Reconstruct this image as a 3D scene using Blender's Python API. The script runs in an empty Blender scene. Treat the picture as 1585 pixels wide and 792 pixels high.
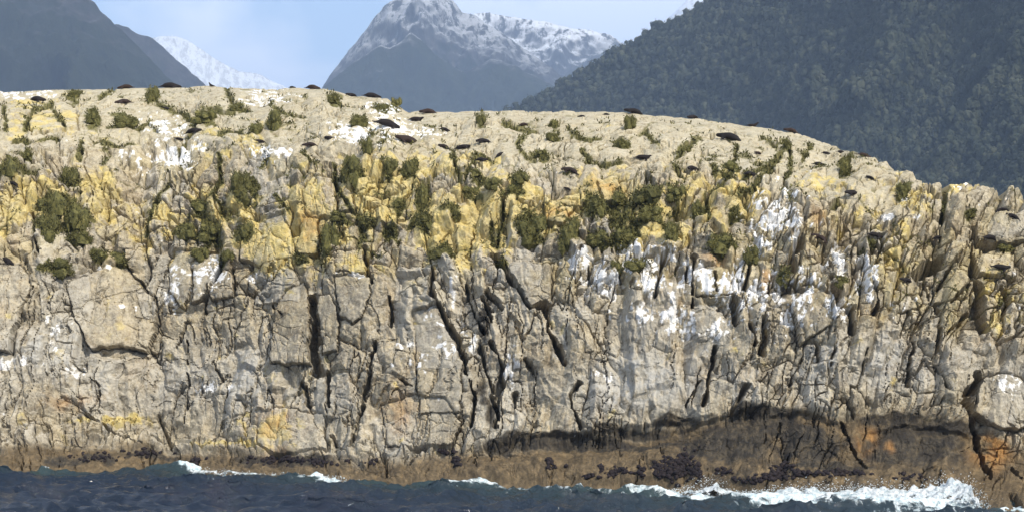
import bpy, bmesh, math, random
import numpy as np

# ------------------------------------------------------------------ camera, sky, sun, exposure
scene = bpy.context.scene
COL = scene.collection
R = math.radians
F = 3250.0          # focal length in pixels of the 1585 px wide photograph
CX, HY = 792.5, 535.0   # optical axis column and horizon row
EYE = 8.0           # eye height above the water

cam_d = bpy.data.cameras.new('camera')
cam = bpy.data.objects.new('camera', cam_d)
COL.objects.link(cam)
cam_d.sensor_width = 36.0
cam_d.lens = 36.0 * F / 1585.0
cam_d.shift_y = (HY - 396.0) / 1585.0
cam.location = (0, 0, EYE)
cam.rotation_euler = (R(90), 0, 0)
cam_d.clip_start = 1.0
cam_d.clip_end = 60000.0
scene.camera = cam

SUN_AZ, SUN_EL = 30.0, 39.0     # azimuth to the right of straight behind the camera
sd = (math.sin(R(SUN_AZ)) * math.cos(R(SUN_EL)), -math.cos(R(SUN_AZ)) * math.cos(R(SUN_EL)), math.sin(R(SUN_EL)))

world = bpy.data.worlds.new('World')
scene.world = world
world.use_nodes = True
wn, wl = world.node_tree.nodes, world.node_tree.links
wn.clear()
w_out = wn.new('ShaderNodeOutputWorld')
w_bg = wn.new('ShaderNodeBackground')
w_bg.inputs['Strength'].default_value = 0.125
sky = wn.new('ShaderNodeTexSky')
sky.sky_type = 'NISHITA'
sky.sun_disc = False
sky.sun_elevation = R(SUN_EL)
sky.sun_rotation = math.atan2(sd[0], sd[1])
sky.air_density = 1.0
sky.dust_density = 0.6
sky.ozone_density = 2.0
# thin high cloud, a noise over the view direction
tc = wn.new('ShaderNodeTexCoord')
mp = wn.new('ShaderNodeMapping'); mp.inputs['Scale'].default_value = (5.0, 5.0, 7.0); mp.inputs['Location'].default_value = (0.9, 0.0, 0.2)
nz = wn.new('ShaderNodeTexNoise'); nz.inputs['Scale'].default_value = 2.0; nz.inputs['Detail'].default_value = 5; nz.inputs['Roughness'].default_value = 0.5
rp = wn.new('ShaderNodeValToRGB')
rp.color_ramp.elements[0].position = 0.42; rp.color_ramp.elements[0].color = (0, 0, 0, 1)
rp.color_ramp.elements[1].position = 0.58; rp.color_ramp.elements[1].color = (1, 1, 1, 1)
mx = wn.new('ShaderNodeMix'); mx.data_type = 'RGBA'
mx.inputs['B'].default_value = (9.6, 9.9, 10.4, 1)
wl.new(tc.outputs['Generated'], mp.inputs['Vector']); wl.new(mp.outputs['Vector'], nz.inputs['Vector'])
wl.new(nz.outputs['Fac'], rp.inputs['Fac']); wl.new(rp.outputs['Color'], mx.inputs['Factor'])
wl.new(sky.outputs['Color'], mx.inputs['A']); wl.new(mx.outputs['Result'], w_bg.inputs['Color'])
wl.new(w_bg.outputs['Background'], w_out.inputs['Surface'])

sun_d = bpy.data.lights.new('sun', 'SUN')
sun_d.energy = 5.0
sun_d.angle = R(0.6)
sun_d.color = (1.0, 0.93, 0.80)
sun = bpy.data.objects.new('sun', sun_d)
COL.objects.link(sun)
from mathutils import Vector, Matrix
sun.rotation_euler = Vector(sd).to_track_quat('Z', 'Y').to_euler()
sun.location = (40, -40, 80)

vs = scene.view_settings
vs.view_transform = 'Standard'; vs.look = 'None'; vs.exposure = 0.68; vs.gamma = 1.0; vs.use_curve_mapping = False
scene.render.engine = 'CYCLES'
scene.cycles.use_denoising = True
scene.cycles.max_bounces = 6
scene.cycles.volume_bounces = 0

# ------------------------------------------------------------------ helpers
rng = np.random.default_rng(7)
random.seed(7)

def sstep(a, b, x):
    t = np.clip((x - a) / (b - a + 1e-12), 0, 1)
    return t * t * (3 - 2 * t)

def hsh(ix, iy, seed):
    ix = ix.astype(np.int64).astype(np.uint32); iy = iy.astype(np.int64).astype(np.uint32)
    h = ix * np.uint32(374761393) + iy * np.uint32(668265263) + np.uint32((seed * 2246822519) & 0xFFFFFFFF)
    h = (h ^ (h >> np.uint32(13))) * np.uint32(1274126177)
    h = (h ^ (h >> np.uint32(16))) * np.uint32(2246822519)
    return ((h ^ (h >> np.uint32(15))) & np.uint32(0xFFFFFF)).astype(np.float64) / 16777216.0

def vnoise(x, y, seed):
    ix = np.floor(x); iy = np.floor(y)
    fx = x - ix; fy = y - iy
    fx = fx * fx * fx * (fx * (fx * 6 - 15) + 10); fy = fy * fy * fy * (fy * (fy * 6 - 15) + 10)
    a = hsh(ix, iy, seed); b = hsh(ix + 1, iy, seed); c = hsh(ix, iy + 1, seed); d = hsh(ix + 1, iy + 1, seed)
    return (a * (1 - fx) + b * fx) * (1 - fy) + (c * (1 - fx) + d * fx) * fy

def fbm(x, y, seed, octaves=4, gain=0.5, lac=2.03):
    s = np.zeros_like(x); a = 1.0; n = 0.0
    for k in range(octaves):
        s += a * (vnoise(x, y, seed + 17 * k) - 0.5) * 2; n += a
        a *= gain; x, y = x * lac * 0.96 + y * lac * 0.28 + 3.1, y * lac * 0.96 - x * lac * 0.28 + 1.7
    return s / n

def ridged(x, y, seed, octaves=5, gain=0.5):
    s = np.zeros_like(x); a = 1.0; n = 0.0
    for k in range(octaves):
        v = 1 - np.abs(2 * vnoise(x, y, seed + 31 * k) - 1)
        s += a * v * v; n += a; a *= gain
        x, y = x * 1.93 + y * 0.5 + 5.3, y * 1.93 - x * 0.5 + 2.9
    return s / n

def voronoi(x, y, seed, jit=0.9):
    """nearest site, exact distance to the nearest cell border, cell id pair and site coordinates"""
    ix = np.floor(x); iy = np.floor(y)
    d1 = np.full(x.shape, 1e9); sx = np.zeros_like(x); sy = np.zeros_like(x); cx = np.zeros_like(x); cy = np.zeros_like(x)
    for dx in (-1, 0, 1):
        for dy in (-1, 0, 1):
            gx = ix + dx; gy = iy + dy
            px = gx + 0.5 + jit * (hsh(gx, gy, seed) - 0.5); py = gy + 0.5 + jit * (hsh(gx, gy, seed + 1) - 0.5)
            d = (px - x) ** 2 + (py - y) ** 2
            m = d < d1
            d1 = np.where(m, d, d1); sx = np.where(m, px, sx); sy = np.where(m, py, sy); cx = np.where(m, gx, cx); cy = np.where(m, gy, cy)
    e = np.full(x.shape, 1e9)
    for dx in (-2, -1, 0, 1, 2):
        for dy in (-2, -1, 0, 1, 2):
            if abs(dx) == 2 and abs(dy) == 2: continue
            gx = cx + dx; gy = cy + dy
            if dx == 0 and dy == 0: continue
            px = gx + 0.5 + jit * (hsh(gx, gy, seed) - 0.5); py = gy + 0.5 + jit * (hsh(gx, gy, seed + 1) - 0.5)
            vx = px - sx; vy = py - sy; L = np.sqrt(vx * vx + vy * vy) + 1e-9
            e = np.minimum(e, ((sx + px) / 2 - x) * vx / L + ((sy + py) / 2 - y) * vy / L)
    return e, cx, cy, sx, sy

def grid_faces(nr, nc):
    a = np.arange(nr * nc, dtype=np.int32).reshape(nr, nc)
    return np.stack([a[:-1, :-1], a[:-1, 1:], a[1:, 1:], a[1:, :-1]], -1).reshape(-1, 4)

def mesh_np(name, verts, faces, smooth=True, attrs=None):
    """faces: (n,3) or (n,4) int array"""
    me = bpy.data.meshes.new(name)
    k = faces.shape[1]; n = len(faces)
    me.vertices.add(len(verts)); me.vertices.foreach_set('co', np.ascontiguousarray(verts, dtype=np.float32).ravel())
    me.loops.add(n * k); me.loops.foreach_set('vertex_index', np.ascontiguousarray(faces, dtype=np.int32).ravel())
    me.polygons.add(n)
    me.polygons.foreach_set('loop_start', np.arange(0, n * k, k, dtype=np.int32))
    try: me.polygons.foreach_set('loop_total', np.full(n, k, dtype=np.int32))
    except Exception: pass
    me.polygons.foreach_set('use_smooth', np.full(n, bool(smooth)))
    for an, arr in (attrs or {}).items():
        at = me.attributes.new(an, 'FLOAT_COLOR', 'POINT')
        at.data.foreach_set('color', np.ascontiguousarray(arr, dtype=np.float32).ravel())
    me.update(calc_edges=True)
    return me

def obj(name, me, mat=None, parent=None):
    o = bpy.data.objects.new(name, me)
    COL.objects.link(o)
    if mat is not None and len(me.materials) == 0: me.materials.append(mat)
    if parent is not None: o.parent = parent
    return o

def tag(o, label=None, cat=None, group=None, kind=None):
    if label: o['label'] = label
    if cat: o['category'] = cat
    if group: o['group'] = group
    if kind: o['kind'] = kind
    return o

def at(px, py, Y):
    return ((px - CX) / F * Y, Y, EYE + (HY - py) / F * Y)

class NT:
    """small node-tree helper"""
    def __init__(s, name):
        s.m = bpy.data.materials.new(name); s.m.use_nodes = True
        s.n, s.l = s.m.node_tree.nodes, s.m.node_tree.links
        s.p = s.n['Principled BSDF']
    def node(s, t, **kw):
        n = s.n.new(t)
        for k, v in kw.items(): setattr(n, k, v)
        return n
    def val(s, sock, v):
        if isinstance(v, bpy.types.NodeSocket): s.l.new(v, sock)
        else: sock.default_value = v
    def noise(s, vec, scale, detail=4, rough=0.55, dist=0.0, out='Fac'):
        n = s.node('ShaderNodeTexNoise'); s.val(n.inputs['Vector'], vec)
        n.inputs['Scale'].default_value = scale; n.inputs['Detail'].default_value = detail; n.inputs['Roughness'].default_value = rough; n.inputs['Distortion'].default_value = dist
        return n.outputs[out]
    def ramp(s, fac, stops):
        n = s.node('ShaderNodeValToRGB'); s.val(n.inputs['Fac'], fac)
        el = n.color_ramp.elements
        while len(el) < len(stops): el.new(0.5)
        for e, (p, c) in zip(el, stops):
            e.position = p; e.color = (*c, 1) if len(c) == 3 else c
        return n.outputs['Color']
    def step(s, fac, a, b, lo=0.0, hi=1.0):
        n = s.node('ShaderNodeMapRange', interpolation_type='SMOOTHSTEP'); s.val(n.inputs['Value'], fac)
        for k, v in zip(('From Min', 'From Max', 'To Min', 'To Max'), (a, b, lo, hi)): n.inputs[k].default_value = v
        return n.outputs['Result']
    def mix(s, fac, a, b, mode='MIX'):
        n = s.node('ShaderNodeMix', data_type='RGBA', blend_type=mode)
        s.val(n.inputs['Factor'], fac)
        for k, v in (('A', a), ('B', b)):
            if not isinstance(v, bpy.types.NodeSocket) and len(v) == 3: v = (*v, 1)
            s.val(n.inputs[k], v)
        return n.outputs['Result']
    def math(s, op, a, b=0.0, clamp=False):
        n = s.node('ShaderNodeMath', operation=op, use_clamp=clamp); s.val(n.inputs[0], a); s.val(n.inputs[1], b)
        return n.outputs[0]
    def attr(s, name):
        a = s.node('ShaderNodeAttribute', attribute_name=name)
        sp = s.node('ShaderNodeSeparateColor'); s.l.new(a.outputs['Color'], sp.inputs['Color'])
        return sp.outputs[0], sp.outputs[1], sp.outputs[2], a.outputs['Alpha']
    def bump(s, h, strength, dist, normal=None):
        b = s.node('ShaderNodeBump'); b.inputs['Strength'].default_value = strength; b.inputs['Distance'].default_value = dist
        s.val(b.inputs['Height'], h)
        if normal is not None: s.l.new(normal, b.inputs['Normal'])
        return b.outputs['Normal']
    def obco(s):
        return s.node('ShaderNodeTexCoord').outputs['Object']
    def scaled(s, vec, sc, rot=(0, 0, 0)):
        m = s.node('ShaderNodeMapping'); s.val(m.inputs['Vector'], vec); m.inputs['Scale'].default_value = sc; m.inputs['Rotation'].default_value = rot
        return m.outputs['Vector']
    def set(s, **kw):
        for k, v in kw.items(): s.val(s.p.inputs[k.replace('_', ' ')], v if not (isinstance(v, tuple) and len(v) == 3) else (*v, 1))
        return s.m

# ------------------------------------------------------------------ materials
def rock_material():
    t = NT('weathered_rock'); co = t.obco()
    lich, guano, moss, wet = t.attr('cover')
    tone, rust, black, pale = t.attr('stain_shade')
    n1 = t.noise(co, 0.45, 5, 0.6, 0.6); n2 = t.noise(co, 2.0, 7, 0.72, 0.5); n3 = t.noise(co, 6.5, 6, 0.75, 0.3); n4 = t.noise(co, 1.1, 8, 0.78, 0.8)
    st = t.noise(t.scaled(co, (2.6, 2.6, 0.5)), 1.0, 5, 0.6, 0.8)      # stains that run down the face
    c = t.ramp(tone, [(0.0, (0.120, 0.100, 0.070)), (0.30, (0.265, 0.225, 0.155)), (0.60, (0.395, 0.335, 0.232)), (1.0, (0.510, 0.460, 0.360))])
    c = t.mix(t.step(n1, 0.48, 0.58, 0, 0.6), c, (0.255, 0.232, 0.190))
    c = t.mix(t.step(t.noise(co, 0.30, 6, 0.65, 0.8), 0.52, 0.62, 0, 0.55), c, (0.330, 0.250, 0.145))
    c = t.mix(t.step(n2, 0.50, 0.62, 0, 0.60), c, (0.440, 0.360, 0.225))
    c = t.mix(t.step(n2, 0.46, 0.35, 0, 0.70), c, (0.120, 0.102, 0.075))
    c = t.mix(t.step(st, 0.52, 0.62, 0, 0.50), c, (0.130, 0.112, 0.082))
    c = t.mix(t.step(n3, 0.53, 0.62, 0, 0.60), c, (0.52, 0.47, 0.37))
    c = t.mix(t.step(n3, 0.45, 0.36, 0, 0.65), c, (0.085, 0.072, 0.052))
    c = t.mix(t.step(n4, 0.545, 0.60, 0, 0.45), c, (0.50, 0.43, 0.30))
    c = t.mix(t.step(n4, 0.44, 0.38, 0, 0.55), c, (0.16, 0.125, 0.085))
    c = t.mix(t.math('MULTIPLY', pale, t.step(n2, 0.30, 0.6)), c, (0.42, 0.41, 0.38))
    # yellow and ochre lichen
    ly = t.ramp(n2, [(0.3, (0.39, 0.29, 0.09)), (0.5, (0.53, 0.42, 0.155)), (0.68, (0.57, 0.49, 0.26))])
    c = t.mix(t.math('MULTIPLY', lich, t.step(n3, 0.30, 0.55, 0.45, 1.0)), c, ly)
    # wave-washed brown zone
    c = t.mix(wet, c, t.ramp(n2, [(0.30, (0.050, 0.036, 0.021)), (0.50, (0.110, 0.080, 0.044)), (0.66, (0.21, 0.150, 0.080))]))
    c = t.mix(black, c, t.ramp(n2, [(0.3, (0.016, 0.014, 0.013)), (0.5, (0.038, 0.032, 0.024)), (0.66, (0.095, 0.075, 0.048))]))  # dark wet rock and black lichen, with overhang shade mixed into the colour
    c = t.mix(rust, c, t.ramp(n3, [(0.35, (0.30, 0.13, 0.035)), (0.65, (0.50, 0.28, 0.09))]))
    c = t.mix(moss, c, t.ramp(n3, [(0.3, (0.065, 0.062, 0.020)), (0.5, (0.130, 0.118, 0.040)), (0.7, (0.23, 0.195, 0.075))]))
    c = t.mix(guano, c, t.ramp(n3, [(0.30, (0.50, 0.47, 0.43)), (0.46, (0.80, 0.79, 0.77))]))
    h = t.math('ADD', t.math('MULTIPLY', n3, 0.35), t.noise(co, 22, 4, 0.7))
    rough = t.math('SUBTRACT', 0.92, t.math('MULTIPLY', wet, 0.30))
    return t.set(Base_Color=c, Roughness=rough, Normal=t.bump(h, 0.9, 0.06), Specular_IOR_Level=0.25)

def sea_material():
    t = NT('sea_water'); co = t.obco()
    foam, shal, _, _ = t.attr('foam')
    n = t.noise(t.scaled(co, (1.0, 0.55, 1.0)), 1.1, 6, 0.68, 0.7); n2 = t.noise(co, 5.0, 4, 0.65, 0.4)
    edge = t.math('ADD', foam, t.math('MULTIPLY', t.math('SUBTRACT', n, 0.5), 1.5))
    fm = t.step(edge, 0.42, 0.66)
    c = t.mix(shal, (0.004, 0.010, 0.022), (0.030, 0.052, 0.052))
    c = t.mix(fm, c, t.ramp(n2, [(0.35, (0.28, 0.38, 0.42)), (0.6, (0.62, 0.67, 0.69))]))
    rough = t.math('ADD', t.math('MULTIPLY', fm, 0.7), 0.07)
    h = t.math('ADD', n2, t.math('MULTIPLY', t.noise(co, 14, 3, 0.6), 0.35))
    return t.set(Base_Color=c, Roughness=rough, IOR=1.33, Normal=t.bump(h, 0.8, 0.10))

def foam_material():
    t = NT('white_foam'); co = t.obco()
    n = t.noise(co, 3.5, 6, 0.7)
    c = t.ramp(n, [(0.32, (0.26, 0.36, 0.40)), (0.54, (0.66, 0.69, 0.70))])
    th, _a, _b, _c = t.attr('thick')
    al = t.step(t.math('ADD', th, t.math('MULTIPLY', t.math('SUBTRACT', t.noise(t.scaled(co, (1, .7, 1.3)), 3.2, 6, 0.7, 0.8), 0.5), 2.4)), 0.30, 0.55)
    return t.set(Base_Color=c, Roughness=0.85, Alpha=al, Normal=t.bump(t.noise(co, 9, 5, 0.7), 1.0, 0.12))

def mountain_material(name, snow_lo, snow_hi, forest_hi, snow_amount=1.0, broken=0.05):
    """forest low down, bare rock above, snow on top: by altitude, broken up by noise and slope"""
    t = NT(name); co = t.obco()
    geo = t.node('ShaderNodeNewGeometry')
    sp = t.node('ShaderNodeSeparateXYZ'); t.l.new(geo.outputs['Position'], sp.inputs[0])
    nn = t.node('ShaderNodeSeparateXYZ'); t.l.new(geo.outputs['Normal'], nn.inputs[0])
    z = sp.outputs[2]
    a = t.noise(co, 0.006, 8, 0.65, 0.3); b = t.noise(t.scaled(co, (1.0, 1.0, 0.45)), 0.035, 9, 0.78)
    zz = t.math('ADD', z, t.math('MULTIPLY', t.math('SUBTRACT', a, 0.5), 420.0))
    zz = t.math('ADD', zz, t.math('MULTIPLY', t.math('SUBTRACT', nn.outputs[2], 0.55), 260.0))
    forest = t.ramp(b, [(0.3, (0.010, 0.016, 0.010)), (0.7, (0.034, 0.042, 0.022))])
    rock = t.ramp(b, [(0.3, (0.018, 0.019, 0.021)), (0.7, (0.085, 0.082, 0.08))])
    c = t.mix(t.step(zz, forest_hi - 90, forest_hi + 60), forest, rock)
    s = t.math('MULTIPLY', t.step(zz, snow_lo, snow_hi), snow_amount)
    s = t.math('MULTIPLY', s, t.step(b, 0.44, 0.52, broken, 1.0))
    c = t.mix(s, c, (0.80, 0.83, 0.88))
    return t.set(Base_Color=c, Roughness=0.95, Specular_IOR_Level=0.1, Normal=t.bump(b, 1.0, 22.0))

def leaf_material(name, dark, mid, light, scale=3.0, trans=0.15):
    t = NT(name); co = t.obco()
    oi = t.node('ShaderNodeObjectInfo')
    f = t.noise(co, scale, 3, 0.7)
    c = t.ramp(f, [(0.28, dark), (0.5, mid), (0.74, light)])
    c = t.mix(t.math('MULTIPLY', oi.outputs['Random'], 0.45), c, tuple(0.45 * v for v in mid))
    return t.set(Base_Color=c, Roughness=0.75, Specular_IOR_Level=0.2)

def fur_material():
    t = NT('seal_fur'); co = t.obco()
    oi = t.node('ShaderNodeObjectInfo')
    base = t.ramp(oi.outputs['Random'], [(0.0, (0.009, 0.007, 0.007)), (0.7, (0.014, 0.010, 0.009)), (1.0, (0.032, 0.019, 0.014))])
    c = t.mix(t.step(t.noise(co, 3.0, 4, 0.6), 0.55, 0.75, 0, 0.5), base, (0.035, 0.024, 0.020))
    return t.set(Base_Color=c, Roughness=0.75, Specular_IOR_Level=0.2, Normal=t.bump(t.noise(co, 40, 3), 0.4, 0.02))

M_ROCK = rock_material(); M_SEA = sea_material(); M_FOAM = foam_material(); M_FUR = fur_material()
M_SHRUB = leaf_material('olive_leaves', (0.034, 0.034, 0.011), (0.095, 0.090, 0.028), (0.215, 0.190, 0.062))
M_FOREST = leaf_material('forest_leaves', (0.013, 0.019, 0.012), (0.030, 0.038, 0.022), (0.070, 0.074, 0.044), 0.05)
M_MUSSEL = leaf_material('mussel_bed', (0.010, 0.008, 0.009), (0.018, 0.013, 0.015), (0.040, 0.028, 0.028), 6.0)

# ------------------------------------------------------------------ the rock island
def poly(xs, ys):
    xs = np.array(xs, float); ys = np.array(ys, float)
    return lambda x: np.interp(x, xs, ys)

ridge_row = poly([-420, -300, -150, 0, 100, 200, 300, 330, 400, 500, 545, 600, 612, 630, 660, 760, 850, 950, 1000, 1100, 1200, 1260, 1300, 1350, 1400, 1440, 1462, 1500, 1560, 1585, 1650, 1750, 1850, 1950],
                 [640, 420, 190, 142, 139, 138, 135, 133, 137, 138, 149, 151, 160, 173, 174, 172, 173, 174, 178, 185, 200, 214, 232, 242, 264, 281, 277, 278, 293, 312, 350, 440, 560, 700])
base_row = poly([-420, -200, 0, 250, 400, 540, 700, 1000, 1100, 1300, 1480, 1510, 1540, 1585, 1700, 1850, 1950],
                [716, 728, 733, 729, 737, 745, 751, 762, 766, 774, 778, 788, 796, 802, 806, 780, 745])

cols = np.concatenate([np.arange(-420, -42, 7.0), np.arange(-40, 1626, 1.5), np.arange(1632, 1951, 7.0)])
NT_ROWS, N_SUB, N_BACK = 520, 14, 26
tt = np.linspace(0, 1, NT_ROWS)
PXc = np.repeat(cols[None, :], NT_ROWS, 0)
rr, bb = ridge_row(cols), base_row(cols)
bb = np.convolve(np.pad(bb, 12, mode='edge'), np.ones(25) / 25, 'valid')
PYc = bb[None, :] + (rr - bb)[None, :] * tt[:, None]
ang_t = [0.0, 0.05, 0.11, 0.16, 0.24, 0.50, 0.62, 0.74, 0.82, 0.89, 0.95, 1.0]
ang_d = [48, 42, 55, 72, 77, 76, 66, 56, 40, 25, 16, 10.5]
ang = np.radians(np.interp(tt, ang_t, ang_d))[:, None] + np.zeros_like(PXc)
# the right shoulder stays steep up to its crest
wr = sstep(1330, 1480, PXc)
rrv = np.minimum(rr, np.interp(cols, [-420, 1200, 1300, 1950], [900, 900, 205, 190]))
te = (bb[None, :] - PYc) / (bb - rrv)[None, :]
ang = np.radians(np.interp(te, ang_t, ang_d))
# flatter ledge where the wave-cut shelf shows, px 700 - 1060
bbv = np.minimum(bb, np.interp(cols, [-420, 1000, 1300, 1950], [900, 900, 773, 781]))
Yb = EYE * F / (bb - HY)
Yv_off = EYE * F / (bbv - HY) - Yb
Yg = np.zeros_like(PXc); Yg[0] = Yb
for i in range(1, NT_ROWS):
    dpy = PYc[i - 1] - PYc[i]
    m = (HY - PYc[i]) / F
    ta = np.maximum(np.tan(ang[i]), m + 0.055)
    Yg[i] = Yg[i - 1] + Yg[i - 1] * dpy / F / (ta - m)
# smooth depth sideways so that the columns make one surface
ker = np.hanning(61); ker /= ker.sum()
Ys = np.apply_along_axis(lambda r: np.convolve(np.pad(r, 30, mode='edge'), ker, 'valid'), 1, Yg)
Yg = Ys + Yv_off[None, :] * sstep(0.0, 0.12, tt)[:, None]
X0 = (PXc - CX) / F * Yg
Z0 = EYE + (HY - PYc) / F * Yg
Y0 = Yg
# arc length up the profile, metres
Zs_ = EYE + (HY - PYc) / F * Ys
dw = np.sqrt(np.diff(Ys, axis=0) ** 2 + np.diff(Zs_, axis=0) ** 2)
W = np.vstack([np.zeros((1, len(cols))), np.cumsum(dw, axis=0)])
W = np.apply_along_axis(lambda r: np.convolve(np.pad(r, 30, mode='edge'), ker, 'valid'), 1, W)
U = (PXc - CX) / 27.0
j0 = int(np.searchsorted(cols, 1300))
for j in range(j0, len(cols)):      # right of here the joints follow one reference profile
    W[:, j] = np.interp(PYc[:, j], np.concatenate([[PYc[-1, j0] - 400], PYc[::-1, j0], [PYc[0, j0] + 100]]), np.concatenate([[W[-1, j0] + 60], W[::-1, j0], [W[0, j0] - 4.0]]))
T = np.repeat(tt[:, None], len(cols), 1)

warp1 = fbm(U / 4.0, W / 4.0, 11, 4); warp2 = fbm(U / 4.0, W / 4.0, 12, 4)
wpx = PXc + 14 * fbm(U / 1.1, W / 1.1, 21, 4); wpy = PYc + 10 * fbm(U / 1.1, W / 1.1, 22, 4)   # roughened pixel coordinates for outlines
spx = PXc + 3.5 * fbm(U / 0.5, W / 0.5, 23, 3); spy = PYc + 3.5 * fbm(U / 0.5, W / 0.5, 24, 3)

top = sstep(0.78, 0.90, T + 0.03 * warp1) * (1 - wr * 0.75)
wet_line = poly([0, 100, 200, 400, 560, 700, 800, 900, 1000, 1060, 1100, 1200, 1250, 1300, 1400, 1500, 1585], [690, 682, 690, 700, 712, 700, 688, 680, 668, 655, 645, 630, 632, 645, 642, 655, 690])(PXc)
low = sstep(-14, 16, PYc + 14 * warp2 - wet_line)
right = sstep(1080, 1280, PXc + 40 * warp1) * (1 - low)
mid = sstep(0.48, 0.58, T) * (1 - top)
smooth_face = np.exp(-((PXc - 1000) / 110) ** 2 - ((PYc - 600) / 45) ** 2)      # the smooth pale wall under the guano

lean = 0.06 + 0.20 * sstep(850, 1450, PXc) - 0.20 * np.exp(-((PXc - 740) / 90) ** 2 - ((PYc - 480) / 120) ** 2)
wf1 = fbm(U / 0.6, W / 0.6, 13, 3); wf2 = fbm(U / 0.6, W / 0.6, 14, 3)
Us = U + 0.6 * warp1 + 0.05 * wf1 - lean * (W - 13.0)
Ws = W + 0.6 * warp2 + 0.05 * wf2

disp = np.zeros_like(U)
def facets(sx_, sy_, seed, amp, tilt, chamfer, size=0.42, rotmax=0.35):
    """upper envelope of tilted flat-topped blocks: planar faces, sharp arrises, V joints; returns height, block id, border closeness, randoms"""
    x = Us / sx_; y = Ws / sy_
    ix = np.floor(x); iy = np.floor(y)
    best = np.full(x.shape, -1e9); second = np.full(x.shape, -1e9); bx = np.zeros_like(x); by = np.zeros_like(x)
    for dx in (-1, 0, 1):
        for dy in (-1, 0, 1):
            gx = ix + dx; gy = iy + dy
            h1, h2, h3, h4, h5, h6 = (hsh(gx, gy, seed + q) for q in range(6))
            ox = x - (gx + 0.5 + 0.85 * (h1 - 0.5)); oy = y - (gy + 0.5 + 0.85 * (h2 - 0.5))
            r = rotmax * (h3 - 0.5) * 2
            rx_ = ox * np.cos(r) + oy * np.sin(r); ry_ = -ox * np.sin(r) + oy * np.cos(r)
            rr_ = np.maximum(np.abs(rx_) * (1 + 0.5 * (h4 - 0.5)), np.maximum(ry_ * (1 + 0.8 * (h5 - .5)) + 0.25 * rx_ * (h6 - .5), -ry_ * (1 - 0.8 * (h5 - .5)) * 0.9))
            d = (h4 * 1.0 - 0.5) * 1.1 + tilt * ((h5 - 0.5) * ox * 2.4 + (h6 - 0.66) * oy * 2.2) - chamfer * np.maximum(rr_ - size * (0.65 + 0.6 * h6), 0) * 2.0
            m = d > best
            second = np.where(m, best, np.maximum(second, d))
            bx = np.where(m, gx, bx); by = np.where(m, gy, by); best = np.where(m, d, best)
    return amp * np.maximum(best, -1.15), bx, by, best - second, hsh(bx, by, seed + 11), hsh(bx, by, seed + 12)
cut = (1 - 0.70 * low) * (1 - 0.75 * smooth_face)
f1, _a, _b, g1, r1a, _r = facets(2.2, 4.0, 101, 0.60 * (1 - 0.62 * top) * (1 - 0.6 * low), 0.9, 2.4, 0.46)
f2, c2x, c2y, g2, r2a, r2b = facets(1.12, 1.55, 202, (0.27 + 0.15 * mid + 0.04 * right) * (1 - 0.66 * top) * cut, 1.0, 3.0, 0.48)
f3, _a, _b, g3, r3a, r3b = facets(0.44, 0.66, 303, (0.085 + 0.020 * mid + 0.025 * right) * (1 - 0.85 * top) * (1 - 0.5 * low) * (1 - 0.5 * smooth_face), 1.1, 2.8, 0.48)
f4, _a, _b, g4, r4a, r4b = facets(0.20, 0.27, 404, 0.040 * (1 - 0.75 * top) * (1 - 0.3 * low) * (1 - 0.3 * smooth_face), 1.2, 2.2, 0.46, rotmax=0.7)
disp = f1 + f2 + f3 + f4
e1, e2 = g1 * 1.2, g2 * 0.6
cm = np.clip(0.20 + 1.6 * fbm(U / 2.3, W / 3.0, 111, 3) + 0.40 * mid + 0.25 * right, 0, 1.4) * (1 - 0.45 * top) * cut
disp = disp - 0.32 * cm * (1 - sstep(0.02, 0.20, g2)) - 0.35 * cm * (1 - sstep(0.02, 0.10, g1)) - 0.06 * cm * (1 - sstep(0.02, 0.22, g3))
# fine near-vertical joints: thin contour lines of a stretched noise, in patches
for q, (lu, lw, wd_, dp_) in enumerate(((1.3, 8.0, .030, .42), (0.7, 4.6, .045, .34), (0.9, 5.0, .040, .32), (1.8, 1.5, .014, .16))):
    c_ = fbm(Us / lu + 0.10 * wf1, Ws / lw, 141 + q, 2, 0.35) + 0.05 * (r4a - .5) + 0.04 * (r3a - .5)
    pm = sstep(-0.05, 0.25, fbm(U / 2.6, W / 3.6, 151 + q, 3) + 0.05 * mid - 0.05 * right - 0.25 * low - 0.2 * smooth_face)
    disp = disp - dp_ * pm * (1 - 0.55 * top) * (1 - sstep(0.3, 1.0, np.abs(c_) / wd_))
blk = (c2x.astype(np.int64) * 7919 + c2y.astype(np.int64) * 104729)

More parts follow.
